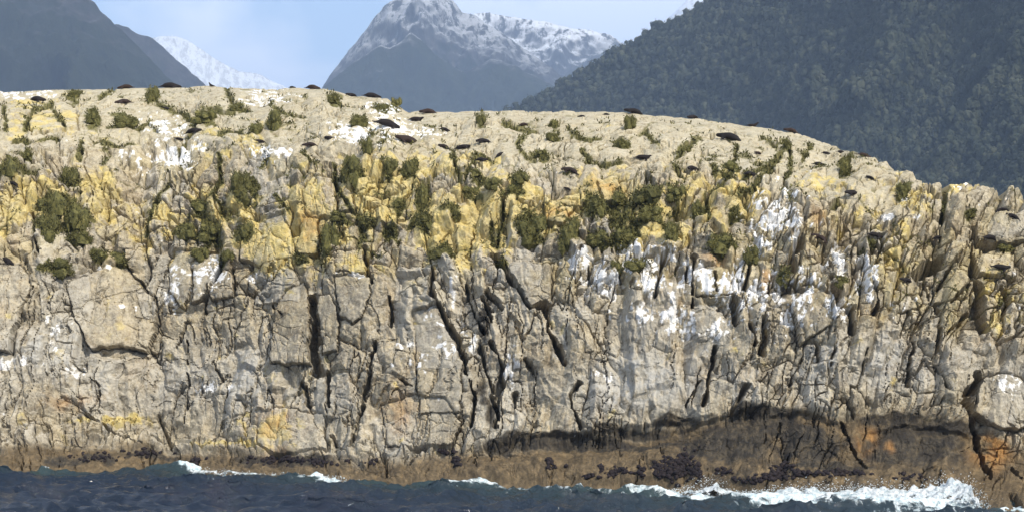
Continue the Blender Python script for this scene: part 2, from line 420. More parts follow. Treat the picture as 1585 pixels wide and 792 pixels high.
# big blocks traced one by one: outline in rows and columns, proudness in metres, tone
BLOCKS = [
    ([(-20, 408), (30, 408), (42, 425), (50, 447), (22, 508), (17, 545), (-20, 545)], 0.50, 0.95),
    ([(100, 440), (165, 408), (195, 414), (243, 470), (243, 510), (228, 545), (190, 537), (140, 540), (118, 490)], 0.55, 0.62),
    ([(518, 430), (572, 427), (572, 455), (560, 490), (545, 502), (528, 490), (520, 460)], 0.50, 0.50),
    ([(520, 390), (562, 386), (566, 420), (520, 423)], 0.25, 0.45),
    ([(784, 408), (850, 402), (855, 470), (822, 476), (800, 450)], 0.45, 0.40),
    ([(1515, 590), (1545, 578), (1580, 585), (1605, 620), (1592, 660), (1548, 666), (1506, 640)], 0.80, 0.55),
    ([(1510, 348), (1530, 336), (1600, 330), (1605, 368), (1515, 376)], 0.60, 0.5),
    ([(1508, 392), (1570, 388), (1575, 425), (1515, 425)], 0.40, 0.7),
    ([(1450, 420), (1478, 408), (1498, 432), (1496, 460), (1445, 468)], 0.50, 0.45),
    ([(262, 410), (275, 392), (298, 388), (296, 440), (286, 478), (265, 455)], 0.35, 0.9),
    ([(300, 408), (325, 390), (343, 393), (340, 412), (315, 462), (298, 470)], 0.40, 0.95),
    ([(346, 415), (358, 420), (362, 458), (330, 462), (322, 450)], 0.30, 0.7),
    ([(425, 480), (442, 450), (470, 436), (477, 455), (479, 562), (420, 565)], 0.45, 0.35),
    ([(490, 460), (510, 455), (524, 490), (522, 540), (500, 546), (496, 500)], 0.30, 0.5),
    ([(467, 300), (485, 278), (515, 273), (522, 335), (475, 335)], 0.40, 0.75),
    ([(520, 270), (545, 300), (549, 326), (524, 326)], 0.30, 0.6),
    ([(468, 340), (490, 332), (491, 390), (458, 396)], 0.35, 0.6),
    ([(842, 302), (892, 306), (872, 350), (845, 342)], 0.30, 0.6),
    ([(925, 276), (955, 270), (963, 300), (936, 308)], 0.30, 0.6),
    ([(380, 345), (440, 335), (462, 395), (400, 410), (372, 400)], 0.35, 0.6),
    ([(640, 480), (690, 470), (715, 560), (712, 640), (650, 640)], 0.30, 0.55),
    ([(1075, 420), (1095, 412), (1130, 415), (1134, 455), (1080, 460)], 0.35, 0.4),
    ([(1225, 470), (1255, 440), (1285, 455), (1290, 500), (1240, 530)], 0.30, 0.35),
    ([(1395, 440), (1420, 420), (1428, 470), (1390, 485)], 0.35, 0.6),
    ([(45, 185), (75, 165), (118, 168), (120, 195), (85, 205), (50, 208)], 0.20, 0.75),
    ([(700, 690), (712, 655), (690, 620), (640, 610), (590, 625), (600, 690)], 0.25, 0.6),
    ([(400, 640), (440, 630), (500, 640), (505, 690), (440, 705), (400, 690)], 0.30, 0.8),
]
def inside(pts, x, y):
    m = np.zeros(x.shape, bool); n = len(pts)
    for i in range(n):
        (xa, ya), (xb, yb) = pts[i], pts[(i + 1) % n]
        c = ((ya > y) != (yb > y)) & (x < (xb - xa) * (y - ya) / (yb - ya + 1e-9) + xa)
        m ^= c
    return m
def seg_dist(pts, x, y, closed=False):
    d = np.full(x.shape, 1e9)
    q = list(pts) + ([pts[0]] if closed else [])
    for (xa, ya), (xb, yb) in zip(q[:-1], q[1:]):
        L2 = (xb - xa) ** 2 + (yb - ya) ** 2 + 1e-9
        k = np.clip(((x - xa) * (xb - xa) + (y - ya) * (yb - ya)) / L2, 0, 1)
        d = np.minimum(d, np.hypot(x - xa - k * (xb - xa), y - ya - k * (yb - ya)))
    return d
def window(pts, pad):
    xs = [p[0] for p in pts]; ys = [p[1] for p in pts]
    c0, c1 = np.searchsorted(cols, [min(xs) - pad, max(xs) + pad])
    rows = np.where(((PYc > min(ys) - pad) & (PYc < max(ys) + pad))[:, c0:max(c1, c0 + 1)].any(axis=1))[0]
    if len(rows) == 0 or c1 <= c0: return None
    return (slice(rows[0], rows[-1] + 1), slice(c0, c1))
tone = 0.14 + 0.20 * r1a + 0.28 * r2a + 0.26 * r3a + 0.22 * r4a
for k, (pts, proud, tn) in enumerate(BLOCKS):
    w = window(pts, 20)
    if w is None: continue
    x, y = spx[w], spy[w]
    ins = inside(pts, x, y); d = seg_dist(pts, x, y, True) / 25.0
    cxm = np.mean([p[0] for p in pts]); cym = np.mean([p[1] for p in pts])
    tilt = 0.010 * (x - cxm) * (random.random() - 0.6) + 0.006 * (cym - y) * (random.random() - 1.0)
    inner = 0.34 * disp[w] + proud * 0.6 + tilt - 0.10 * np.exp(-d / 0.08)
    outer = disp[w] - 0.30 * np.exp(-(d / 0.08) ** 2)
    disp[w] = np.where(ins, inner, outer)
    tone[w] = np.where(ins, 0.25 * tone[w] + 0.75 * tn, tone[w])
    blk[w] = np.where(ins, 900000001 + k, blk[w])

# joints and fissures traced over the face: points, width px, depth m
TOP_JOINTS = [[(349, 134), (362, 165), (384, 172)], [(245, 163), (274, 172), (300, 190)], [(302, 183), (327, 174), (362, 174)], [(154, 152), (176, 139)], [(340, 205), (375, 207)], [(338, 240), (342, 278)], [(280, 256), (291, 247)], [(466, 238), (488, 260)], [(404, 256), (415, 242)],
    [(1048, 240), (1082, 214)], [(1104, 254), (1110, 265), (1132, 269), (1141, 225)], [(1163, 287), (1177, 278), (1212, 238)], [(1221, 234), (1225, 265), (1216, 276)], [(1305, 260), (1318, 238)], [(1243, 247), (1256, 225)], [(1044, 260), (1053, 271)], [(1124, 287), (1130, 269)], [(1146, 305), (1168, 291)],
    [(701, 232), (705, 253), (712, 268)], [(723, 262), (735, 243), (756, 245)], [(746, 177), (746, 194)], [(587, 228), (598, 207)], [(564, 222), (574, 203)], [(80, 160), (50, 173), (38, 200)], [(80, 167), (100, 197)], [(127, 220), (122, 247)], [(215, 200), (230, 190), (245, 205)], [(420, 160), (440, 180), (470, 178)],
    [(510, 150), (530, 165), (560, 170)], [(880, 200), (905, 215), (930, 212)], [(900, 235), (920, 250), (960, 246)], [(820, 205), (800, 225), (815, 245)], [(1000, 205), (1020, 225)], [(1180, 215), (1200, 230)], [(780, 190), (830, 200)], [(150, 215), (180, 225), (205, 220)], [(20, 215), (50, 222), (90, 215)]]
CRACKS = [(p_, 3.2, .40) for p_ in TOP_JOINTS] + [
    ([(263, 292), (230, 337), (227, 363)], 4, .6), ([(197, 413), (243, 463), (243, 513)], 4, .6), ([(53, 447), (20, 510), (18, 545)], 4, .5),
    ([(343, 410), (313, 463)], 4, .7), ([(361, 413), (363, 450)], 3, .5), ([(340, 250), (340, 277)], 3, .4), ([(222, 377), (230, 410), (230, 443)], 4, .5), ([(50, 330), (60, 400)], 6, .7),
    ([(517, 250), (520, 290), (547, 327)], 4, .6), ([(563, 383), (567, 417), (577, 437)], 4, .6), ([(484, 456), (487, 500), (486, 570)], 14, 1.7), ([(603, 457), (605, 500)], 9, 1.1),
    ([(667, 398), (670, 430), (667, 457), (683, 477), (700, 514), (714, 535), (720, 568), (733, 611), (728, 658)], 9, 1.3),
    ([(722, 437), (728, 467), (747, 514)], 7, 1.0), ([(767, 397), (777, 413), (800, 447)], 10, 1.2), ([(753, 450), (777, 477)], 6, .8), ([(780, 310), (770, 380)], 5, .7), ([(760, 347), (763, 377)], 4, .6),
    ([(750, 463), (760, 497)], 8, 1.0), ([(507, 575), (510, 631)], 5, .9), ([(468, 591), (477, 625)], 6, .7), ([(580, 528), (573, 568), (562, 618)], 6, .9), ([(560, 628), (543, 695)], 5, .8),
    ([(513, 671), (530, 698)], 4, .5), ([(593, 701), (600, 735)], 3, .4), ([(620, 588), (647, 600)], 6, .8), ([(758, 528), (777, 561), (775, 600), (767, 660)], 7, 1.1), ([(763, 611), (770, 651)], 7, 1.0),
    ([(797, 605), (798, 628)], 6, .8), ([(742, 528), (752, 570), (765, 600)], 6, .9), ([(855, 520), (872, 561)], 6, .9), ([(813, 555), (828, 573)], 6, .8), ([(897, 591), (883, 611), (887, 631), (900, 661)], 6, .9), ([(936, 541), (933, 561)], 5, .7),
    ([(1107, 535), (1095, 598), (1088, 625)], 6, 1.0), ([(1083, 588), (1063, 625)], 3, .4), ([(1157, 595), (1140, 625), (1130, 638)], 6, .8), ([(940, 658), (963, 625)], 2.5, .3),
    ([(947, 380), (947, 397)], 8, 1.0), ([(1000, 268), (1013, 292)], 7, .9), ([(1093, 300), (1097, 333)], 6, .9), ([(913, 400), (915, 437)], 5, .8), ([(957, 417), (960, 437)], 6, .8), ([(1027, 400), (1013, 460)], 7, 1.1),
    ([(1072, 400), (1073, 450), (1072, 477)], 6, 1.0), ([(1062, 417), (1062, 440)], 6, .8), ([(1105, 423), (1108, 450)], 6, .8), ([(1160, 407), (1153, 447)], 6, .9), ([(1137, 463), (1140, 497)], 8, 1.1), ([(1160, 500), (1170, 530)], 6, .8),
    ([(800, 450), (820, 477), (843, 473), (850, 514), (868, 545), (875, 562)], 8, 1.2), ([(1183, 493), (1187, 514), (1178, 545)], 7, .9),
    ([(1238, 380), (1225, 397), (1222, 420)], 10, 1.3), ([(1292, 447), (1298, 470)], 11, 1.3), ([(1317, 480), (1320, 514)], 11, 1.3), ([(1352, 450), (1358, 470), (1350, 486)], 11, 1.2), ([(1432, 437), (1440, 463), (1450, 480)], 10, 1.3),
    ([(1505, 348), (1507, 413)], 8, 1.2), ([(1512, 437), (1515, 477), (1522, 510)], 12, 1.5), ([(1558, 443), (1560, 467), (1552, 490)], 7, 1.0), ([(1465, 278), (1462, 337)], 9, 1.2), ([(1440, 290), (1448, 300)], 12, 1.0),
    ([(1352, 417), (1365, 380)], 4, .7), ([(1325, 363), (1318, 397)], 4, .7), ([(1288, 400), (1288, 430)], 4, .7), ([(1283, 328), (1297, 310)], 9, .9), ([(1415, 430), (1432, 412), (1452, 405)], 18, 1.6),
    ([(1513, 585), (1492, 625)], 12, 1.5), ([(1492, 625), (1508, 661), (1513, 695), (1535, 735)], 9, 1.2), ([(1302, 655), (1315, 695), (1338, 731)], 6, .9), ([(1308, 618), (1318, 645)], 4, .6), ([(1415, 528), (1405, 595)], 5, .8),
    ([(1448, 565), (1468, 605)], 5, .7), ([(1340, 540), (1335, 578)], 3, .5), ([(1265, 528), (1268, 555)], 6, .7), ([(1295, 538), (1285, 565)], 4, .6), ([(1245, 551), (1222, 591)], 3, .5), ([(1208, 735), (1222, 708)], 5, .6),
    ([(1565, 768), (1582, 792)], 6, .7), ([(1565, 728), (1582, 741)], 7, .7), ([(1470, 470), (1500, 440)], 5, .8), ([(1455, 510), (1448, 545)], 7, .9), ([(1462, 520), (1500, 480)], 5, .8), ([(1450, 450), (1480, 400)], 4, .6),
    ([(80, 160), (50, 173), (38, 200)], 3, .35), ([(350, 133), (360, 160), (383, 172)], 3.5, .35), ([(247, 167), (293, 180), (303, 193)], 4, .4), ([(80, 167), (100, 197)], 2.5, .3), ([(127, 220), (122, 247)], 3, .3),
    ([(1050, 240), (1075, 222)], 3.5, .35), ([(1180, 262), (1210, 238)], 3, .35), ([(700, 235), (706, 262)], 3, .35), ([(1095, 300), (1180, 262)], 3, .4), ([(10, 200), (5, 165)], 5, .5), ([(300, 200), (275, 232)], 4, .4),
    ([(340, 275), (330, 300), (345, 320)], 3, .5), ([(655, 290), (672, 262)], 7, .8), ([(425, 300), (445, 330)], 4, .6), ([(320, 440), (318, 478)], 4, .6), ([(420, 470), (435, 485)], 4, .6), ([(275, 540), (290, 500)], 4, .5),
    ([(110, 560), (150, 590), (155, 610)], 3, .4), ([(130, 640), (180, 672), (220, 690)], 3, .5), ([(290, 530), (292, 600), (285, 660)], 3, .45), ([(245, 645), (265, 690)], 4, .5), ([(330, 560), (345, 590)], 3, .4),
]
for pts, wd, dp in CRACKS:
    w = window(pts, wd * 4 + 12)
    if w is None: continue
    d = seg_dist(pts, spx[w] + 2.0 * (r3a[w] - .5), spy[w]) + 1.8 * (r4a[w] - .5) + 1.6 * (r3a[w] - .5)
    wv_ = wd * np.clip(0.55 + 0.70 * fbm(U[w] / .9, W[w] / 1.3, 61, 3), 0.16, 1.1)
    vv_ = np.clip(1 - np.maximum(d, 0) / wv_, 0, 1)
    disp[w] -= 1.7 * dp * vv_ ** 0.75

# overhanging lips: above the line the rock stands out, below it is cut back
LIPS = [([(745, 694), (800, 674), (850, 667), (905, 668), (940, 678)], 0.141, 0.264, 26), ([(890, 672), (980, 655), (1060, 646), (1100, 640)], 0.128, 0.165, 26),
        ([(1060, 660), (1120, 640), (1180, 624), (1215, 612)], 0.141, 0.185, 34), ([(1190, 640), (1240, 632), (1300, 655)], 0.141, 0.198, 45), ([(1330, 668), (1400, 655), (1460, 660), (1500, 672)], 0.160, 0.231, 50),
        ([(520, 424), (570, 422)], 0.064, 0.066, 10), ([(130, 668), (200, 690), (300, 690), (400, 696)], 0.128, 0.198, 20)]
for pts, up, dn, reach in LIPS:
    w = window(pts, reach * 2.5)
    if w is None: continue
    xs = [p[0] for p in pts]; ys = [p[1] for p in pts]
    v = spy[w] - np.interp(PXc[w], xs, ys)
    fade = sstep(xs[0] - 25, xs[0] + 20, PXc[w]) * (1 - sstep(xs[-1] - 20, xs[-1] + 25, PXc[w]))
    disp[w] += fade * np.where(v < 0, up * np.exp(v / reach), up * np.exp(-np.maximum(v, 0) / 4.0) - dn * sstep(0, 7, v) * np.exp(-np.maximum(v - 7, 0) / reach))

# the wave-worn shelf bulges out below the dark band
shelf = sstep(690, 780, PXc) * (1 - sstep(1460, 1500, PXc))
disp += 0.55 * shelf * sstep(14, 42, spy - wet_line) - 0.20 * shelf * np.exp(-((spy - wet_line - 8) / 12) ** 2)
# step where the small upper crag at px 600-630 ends, and general roughness
disp += (0.24 - 0.12 * top) * fbm(U / 3.2, W / 3.2, 41, 4) + (0.085 - 0.055 * top + .03 * right) * fbm(U / 0.7, W / 0.9, 42, 4) + 0.022 * fbm(U / 0.2, W / 0.22, 43, 3)
disp += top * 0.10 * (ridged(U / 4.0 + 0.5 * warp1, W / 2.2, 44, 3) - 0.5)
disp *= (0.35 + 0.65 * sstep(0.0, 0.03, T)) * (1 - 0.6 * sstep(0.97, 1.0, T) * (1 - wr))
# cavities get soft floors
disp = np.where(disp < -1.6, -1.6 + (disp + 1.6) * 0.5, disp)

na = ang.copy()
na = np.maximum(na, R(28)) * (1 - 0.45 * top) + na * 0.45 * top
XV = X0.copy(); YV = Y0 - np.sin(na) * disp; ZV = Z0 + np.cos(na) * disp

# cover masks: rock coverings (lichen, droppings, moss, tide zone, stains) and painted overhang shade
def blobs(lst, x=wpx, y=wpy):
    m = np.zeros_like(PXc)
    for b in lst:
        cx_, cy_, rx, ry = b[:4]; s = b[4] if len(b) > 4 else 1.0
        m = np.maximum(m, s * np.exp(-(((x - cx_) / rx) ** 2 + ((y - cy_) / ry) ** 2) ** 1.2 * 0.8))
    return m
LICHEN = [(60, 310, 60, 40, .7), (5, 315, 25, 35, 1), (150, 300, 60, 45, .6), (350, 330, 80, 50, .5), (480, 350, 55, 60, .95), (590, 300, 60, 55, .8), (560, 400, 45, 30, .45), (700, 350, 65, 50, .95), (760, 330, 60, 60, 1),
          (860, 325, 60, 35, 1), (940, 290, 50, 35, 1), (1000, 340, 60, 45, .8), (1080, 320, 55, 45, .6), (1150, 310, 35, 25, .9), (1340, 330, 60, 50, .4), (1420, 310, 45, 45, .55), (1500, 290, 70, 30, .4), (1550, 470, 45, 60, .45),
          (70, 185, 70, 35, .5), (350, 230, 80, 40, .3), (420, 370, 60, 50, .7), (240, 350, 50, 60, .5), (700, 250, 60, 20, .6), (1100, 275, 90, 22, .5), (640, 245, 50, 18, .6), (180, 655, 50, 9, .6), (350, 685, 55, 7, .65), (150, 650, 35, 8, .6), (430, 670, 40, 30, .5), (1250, 290, 60, 30, .4), (1385, 420, 30, 60, .4)]
RUST = [(480, 355, 14, 30, .6), (870, 332, 28, 14, .6), (935, 286, 20, 16, .7), (1185, 435, 12, 12, .9), (1050, 480, 16, 10, .6), (425, 665, 22, 32, .5), (1340, 688, 13, 17, 1), (1378, 695, 6, 8, .8), (1540, 695, 24, 24, 1), (110, 622, 30, 10, .45), (620, 640, 26, 26, .4), (1110, 402, 22, 12, .6), (1268, 350, 12, 12, .5)]
GUANO = [(270, 238, 38, 22, 1), (230, 250, 25, 14, .6), (410, 152, 45, 12, .75), (30, 146, 32, 6, .8), (60, 144, 25, 5, .7), (550, 208, 45, 13, 1), (605, 200, 42, 16, .8), (650, 208, 34, 9, .7), (590, 172, 25, 16, .7), (425, 235, 32, 12, .75), (255, 195, 34, 14, .75), (200, 240, 20, 8, .5),
         (1200, 340, 38, 42, 1), (1180, 372, 22, 30, .9), (1000, 405, 42, 26, 1), (905, 420, 22, 32, .95), (940, 440, 28, 30, .95), (1010, 440, 28, 22, .95), (1070, 435, 52, 26, 1), (1130, 440, 32, 32, .95), (1165, 460, 28, 26, .9), (1030, 490, 62, 20, .85), (1210, 470, 42, 42, .75), (1060, 512, 34, 12, .75), (1120, 505, 34, 16, .65),
         (1300, 405, 12, 28, .95), (1340, 440, 16, 32, .95), (1275, 405, 11, 13, 1), (1300, 472, 25, 20, .75), (332, 425, 14, 22, 1), (305, 440, 12, 28, .6), (272, 440, 15, 32, .8), (395, 428, 18, 6, .9), (735, 530, 8, 22, .95), (700, 450, 14, 32, .55), (20, 560, 42, 14, .75), (90, 508, 18, 28, .6), (122, 575, 22, 8, .75), (340, 598, 44, 7, .55),
         (545, 426, 24, 3.5, 1), (790, 560, 12, 34, .6), (930, 580, 34, 7, .4), (1570, 598, 26, 18, .8), (1400, 300, 8, 12, .7), (1375, 335, 22, 8, .75), (190, 475, 4, 4, 1), (213, 476, 5, 5, 1), (165, 412, 12, 5, .9), (1415, 340, 9, 5, .8), (1490, 285, 12, 7, .7), (1225, 360, 22, 30, .7), (1255, 440, 15, 35, .6), (685, 520, 30, 40, .45), (640, 550, 30, 30, .4), (1390, 470, 25, 20, .4)]
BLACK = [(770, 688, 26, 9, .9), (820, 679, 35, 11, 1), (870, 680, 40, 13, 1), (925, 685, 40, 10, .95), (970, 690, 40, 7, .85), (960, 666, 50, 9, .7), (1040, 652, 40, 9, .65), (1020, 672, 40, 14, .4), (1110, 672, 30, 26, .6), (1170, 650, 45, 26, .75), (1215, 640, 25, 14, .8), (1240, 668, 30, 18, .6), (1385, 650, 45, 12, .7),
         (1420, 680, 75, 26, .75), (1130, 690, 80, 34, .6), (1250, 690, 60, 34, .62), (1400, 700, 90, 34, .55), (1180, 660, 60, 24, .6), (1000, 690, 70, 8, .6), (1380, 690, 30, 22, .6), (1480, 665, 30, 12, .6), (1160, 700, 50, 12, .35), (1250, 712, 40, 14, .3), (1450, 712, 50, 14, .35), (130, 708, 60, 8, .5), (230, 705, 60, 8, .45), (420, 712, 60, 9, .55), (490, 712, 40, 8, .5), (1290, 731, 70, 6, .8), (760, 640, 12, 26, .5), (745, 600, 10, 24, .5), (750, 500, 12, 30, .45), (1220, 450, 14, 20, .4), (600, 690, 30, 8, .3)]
n_c = 0.6 * fbm(U / 0.26, W / 0.26, 71, 5, 0.6) + 0.55 * fbm(U / 0.28, W / 1.0, 75, 3, 0.5); n_b = fbm(U / 0.9, W / 1.1, 72, 4); n_l = fbm(U / 0.7, W / 0.7, 73, 4)
lichen = sstep(0.26, 0.50, blobs(LICHEN) * 1.0 + 0.22 * n_l + 0.34 * (r2b - 0.5) + 0.28 * (r3b - .5) + 0.14 * (r4b - .5))
lichen = np.maximum(lichen * np.clip(0.82 + 0.5 * n_l, 0.35, 1.0), 0.28 * mid * sstep(0.35, 0.8, r2b + 0.4 * n_l))
lichen = np.maximum(lichen, top * 0.22)
gb = blobs(GUANO, spx, spy)
guano = sstep(0.48, 0.58, gb * 0.72 + 0.50 * (r4b - .5) + 0.50 * (r3b - .5) + 0.50 * n_c + 0.12 * n_b) * (gb > 0.10)
guano = np.maximum(guano, sstep(0.60, 0.72, n_c * 0.9 + 0.2 * n_b + 0.05 * mid + 0.05 * right) * (1 - low) * 0.8)
rust = blobs(RUST) * sstep(-0.5, 0.25, n_l) * 0.9
black = sstep(0.20, 0.50, blobs(BLACK) * 1.15 + 0.30 * n_l) * 0.95  # black lichen, weed and wet rock, plus shade painted under the overhangs
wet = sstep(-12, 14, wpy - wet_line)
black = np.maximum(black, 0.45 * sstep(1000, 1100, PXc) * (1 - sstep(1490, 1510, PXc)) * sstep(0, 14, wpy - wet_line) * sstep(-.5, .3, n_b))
tone = tone - 0.02 * top - 0.04 + 0.16 * n_b + 0.14 * n_c - 0.04 * right
pale = np.clip(0.42 * top + 0.4 * sstep(0.5, 0.9, r1a) * (1 - top) + 0.5 * smooth_face + blobs([(60, 540, 60, 40, .8), (300, 590, 120, 50, .6), (1400, 560, 160, 40, .5), (960, 600, 80, 40, .5)]), 0, 0.8) * (1 - wet)

# ------------------------------------------------------------------ plants: column, row, half width, half height (px), what sets it apart
G_PL = 'olive shrubs in the rock clefts'
SHRUBS = [
    (189, 187, 20, 13, 'squarish olive shrub on the pale upper slope, below a brown seal'),
    (141, 180, 13, 17, 'upright olive shrub just left of the squarish shrub on the upper slope'),
    (115, 146, 13, 7, 'low olive shrub near the skyline at the far left'),
    (236, 146, 10, 15, 'tall narrow olive shrub touching the skyline below the dark mountain'),
    (317, 182, 17, 11, 'dark olive shrub at the end of the diagonal ledge on the upper slope'),
    (427, 188, 14, 16, 'dark shrub standing above a yellow rock on the upper slope'),
    (396, 200, 10, 9, 'small shrub left of the dark shrub above a yellow rock'),
    (361, 168, 12, 6, 'low shrub in the crack that runs down from the skyline'),
    (86, 318, 26, 22, 'upper clump of the large thicket at the far left'),
    (121, 335, 23, 28, 'broad dark clump on the thicket\'s side facing the pale slab'),
    (72, 350, 20, 22, 'left clump of the large thicket, beside a yellow pillar'),
    (125, 368, 18, 14, 'lowest clump of the large thicket, above white rocks'),
    (112, 275, 15, 16, 'brownish shrub growing above the large thicket'),
    (90, 413, 32, 14, 'dark flat shrub in the hollow above the big tan block'),
    (185, 400, 16, 11, 'dark triangular shrub at the peak of the big tan block'),
    (155, 393, 13, 9, 'small olive shrub left of the big tan block\'s peak'),
    (16, 262, 17, 16, 'shrub cut by the left edge, above the lone seal'),
    (40, 240, 12, 9, 'small shrub on the slope above the shrub at the left edge'),
    (374, 288, 20, 24, 'tall shrub in a cleft above the white tipped pillars'),
    (310, 318, 20, 13, 'spreading shrub at the top of the left middle group'),
    (326, 361, 18, 16, 'rounded dark shrub directly above the white leaning pillar'),
    (287, 360, 17, 14, 'olive shrub above the brown capped pale pillar'),
    (311, 394, 13, 12, 'shrub wedged between two pale pillars'),
    (380, 358, 17, 15, 'rounded shrub left of the broad yellow block'),
    (352, 395, 11, 10, 'small shrub on top of the short white streaked block'),
    (515, 153, 11, 10, 'shrub just below the skyline left of the small crag'),
    (556, 188, 17, 9, 'dark low shrub beside the seal on the white stained ledge'),
    (590, 165, 15, 6, 'slanting shrub on the small white crag'),
    (612, 160, 8, 8, 'shrub on the end of the small crag against the mountain'),
    (547, 263, 18, 22, 'tall square shrub between yellow pillars in the middle'),
    (605, 258, 10, 11, 'small round shrub right of the tall square one'),
    (634, 258, 13, 14, 'ring shaped shrub around a yellow stone'),
    (570, 226, 10, 16, 'thin shrub climbing above the tall square one'),
    (656, 300, 9, 22, 'narrow dark shrub in a slanting cleft'),
    (620, 314, 16, 9, 'shrub arching over small yellow stones'),
    (734, 267, 13, 8, 'dark cushion on top of a yellow ledge in the middle'),
    (734, 296, 17, 8, 'flat cushion below the dark one on the yellow ledge'),
    (763, 285, 12, 9, 'cushion right of the two on the yellow ledge'),
    (806, 275, 13, 10, 'shrub at the upper end of the deep orange cleft'),
    (800, 296, 14, 10, 'shrub just under the one at the orange cleft\'s top'),
    (701, 326, 17, 9, 'pointed dark shrub like a roof over yellow rock'),
    (655, 340, 20, 17, 'broad olive shrub left of the roof shaped one'),
    (609, 357, 13, 14, 'dark shrub below the arching shrub'),
    (565, 339, 15, 12, 'round shrub above the twin yellow stones'),
    (529, 335, 15, 9, 'low shrub under the pale square block'),
    (509, 370, 14, 22, 'olive shrub left of a small white stone'),
    (466, 402, 13, 8, 'isolated shrub over a small dark hole'),
    (681, 391, 18, 9, 'flat shrub above the head of the long black fissure'),
    (775, 404, 15, 11, 'dark shrub at the head of the wide slanting fissure'),
    (922, 316, 17, 20, 'shrub left of the bright yellow stone cluster'),
    (958, 306, 14, 11, 'shrub under the brightest yellow block'),
    (1004, 300, 26, 16, 'widest shrub of the green slope in the centre right'),
    (1046, 300, 14, 13, 'dark shrub to the right of the widest one'),
    (1010, 332, 19, 12, 'curved shrub below the widest one'),
    (823, 355, 24, 23, 'large shrub left end, below the smooth yellow slab'),
    (880, 363, 17, 24, 'tall dark shrub below the smooth yellow slab\'s tip'),
    (931, 370, 20, 14, 'light olive shrub between two dark ones'),
    (972, 362, 24, 20, 'big dark round shrub above the white splashed rocks'),
    (1040, 358, 13, 16, 'shrub left of the pinkish white boulder'),
    (1115, 379, 28, 20, 'large dark dome shrub above the orange capped rock'),
    (1135, 331, 10, 13, 'small upright shrub left of the white stained cliff'),
    (1165, 395, 12, 14, 'small shrub right of the dark dome shrub'),
    (982, 411, 17, 9, 'low shrub among white splashed rocks'),
    (955, 412, 9, 9, 'small shrub above white drips'),
    (1080, 321, 9, 13, 'upright shrub beside a black cleft'),
    (962, 221, 13, 11, 'dark shrub shaped like a T on the bare upper slope'),
    (857, 191, 9, 6, 'upper of two small shrubs on the bare slope'),
    (855, 211, 10, 9, 'lower of two small shrubs on the bare slope'),
    (838, 239, 10, 6, 'small cushion below the two shrubs on the bare slope'),
    (975, 190, 9, 12, 'ragged shrub below the skyline seal pair'),
    (744, 187, 8, 10, 'bent little shrub near the skyline'),
    (1060, 232, 10, 5, 'low plant along a slanting crack of the bare slope'),
    (1130, 256, 11, 8, 'small shrub between two seals on the right slope'),
    (1217, 224, 9, 9, 'shrub high on the right slope below the skyline boulder'),
    (1308, 258, 10, 14, 'shrub in the gully where the ridge drops right'),
    (1212, 430, 10, 12, 'dark shrub in the black cleft of the white cliff'),
    (1345, 378, 11, 7, 'shrub beneath the right hand lone seal'),
    (1303, 438, 10, 9, 'shrub between white streaked pillars'),
    (1400, 292, 10, 12, 'shrub on the pinnacles near the right end of the ridge'),
    (1500, 330, 10, 7, 'small shrub left of the rounded boulder at the right edge'),
    (1560, 378, 14, 6, 'low mat on the rocks at the right edge'),
]
MOSS = [(s[0], s[1] + 2, s[2] * 1.15, s[3] * 1.2, 0.85) for s in SHRUBS] + [
    (100, 330, 50, 45, .55), (330, 340, 60, 40, .5), (560, 300, 60, 40, .35), (650, 320, 70, 40, .4), (970, 335, 80, 45, .6), (1050, 330, 50, 40, .4), (800, 285, 30, 20, .5), (1250, 300, 60, 30, .35), (1350, 290, 50, 30, .35),
    (1420, 340, 50, 40, .3), (20, 250, 40, 30, .5), (170, 160, 60, 20, .3), (330, 240, 60, 20, .3), (350, 165, 40, 15, .3), (510, 380, 22, 22, .6), (620, 240, 60, 15, .3)]
moss = sstep(0.46, 0.66, blobs(MOSS) + 0.34 * fbm(U / 0.45, W / 0.45, 81, 4) + 0.25 * (-np.clip(disp, -0.6, 0.3)))
# moss and little plants gather along the joints of the upper and middle rock
joint = np.exp(-(e2 / 0.06) ** 2) * (0.5 + 0.9 * fbm(U / 3.0, W / 3.0, 83, 3)) * sstep(0.52, 0.62, T)
joint1 = np.exp(-(e1 / 0.10) ** 2) * (0.55 + 0.9 * fbm(U / 2.0, W / 2.0, 84, 3)) * sstep(0.50, 0.60, T)
for p_ in TOP_JOINTS + [c[0] for c in CRACKS if max(q[1] for q in c[0]) < 390]:
    w = window(p_, 24)
    if w is None: continue
    d = seg_dist(p_, spx[w], spy[w])
    moss[w] = np.maximum(moss[w], 0.95 * sstep(0.25, 0.5, np.exp(-(d / 4.5) ** 2) + 0.35 * n_l[w] - 0.1))
moss = np.clip(np.maximum(moss, np.maximum(sstep(0.40, 0.7, joint), sstep(0.34, 0.6, joint1)) * 0.8), 0, 1)

# ------------------------------------------------------------------ mesh of the island, split along its joints
sub = np.linspace(1, 0, N_SUB)[:-1]         # foot below the water
XS = np.repeat(XV[:1], len(sub), 0); YS = YV[:1] - 4.0 * sub[:, None]; ZS = ZV[:1] - 3.2 * sub[:, None]
bk = np.linspace(0, 1, N_BACK)[1:]          # far side, falling away to the sea
XB = np.repeat(XV[-1:], len(bk), 0); YB = YV[-1:] + 3 + 45 * bk[:, None] + 0 * XB
ZB = ZV[-1:] * (1 - bk[:, None] ** 1.6) - 3.0 * bk[:, None] - 0.5 * np.minimum(bk[:, None] * 8, 1) + 0.5 * fbm(XB / 3, YB / 3, 91, 4)
AX = np.vstack([XS, XV, XB]); AY = np.vstack([YS, YV, YB]); AZ = np.vstack([ZS, ZV, ZB])
def ext(a): return np.vstack([np.repeat(a[:1], len(sub), 0), a, np.repeat(a[-1:], len(bk), 0)])
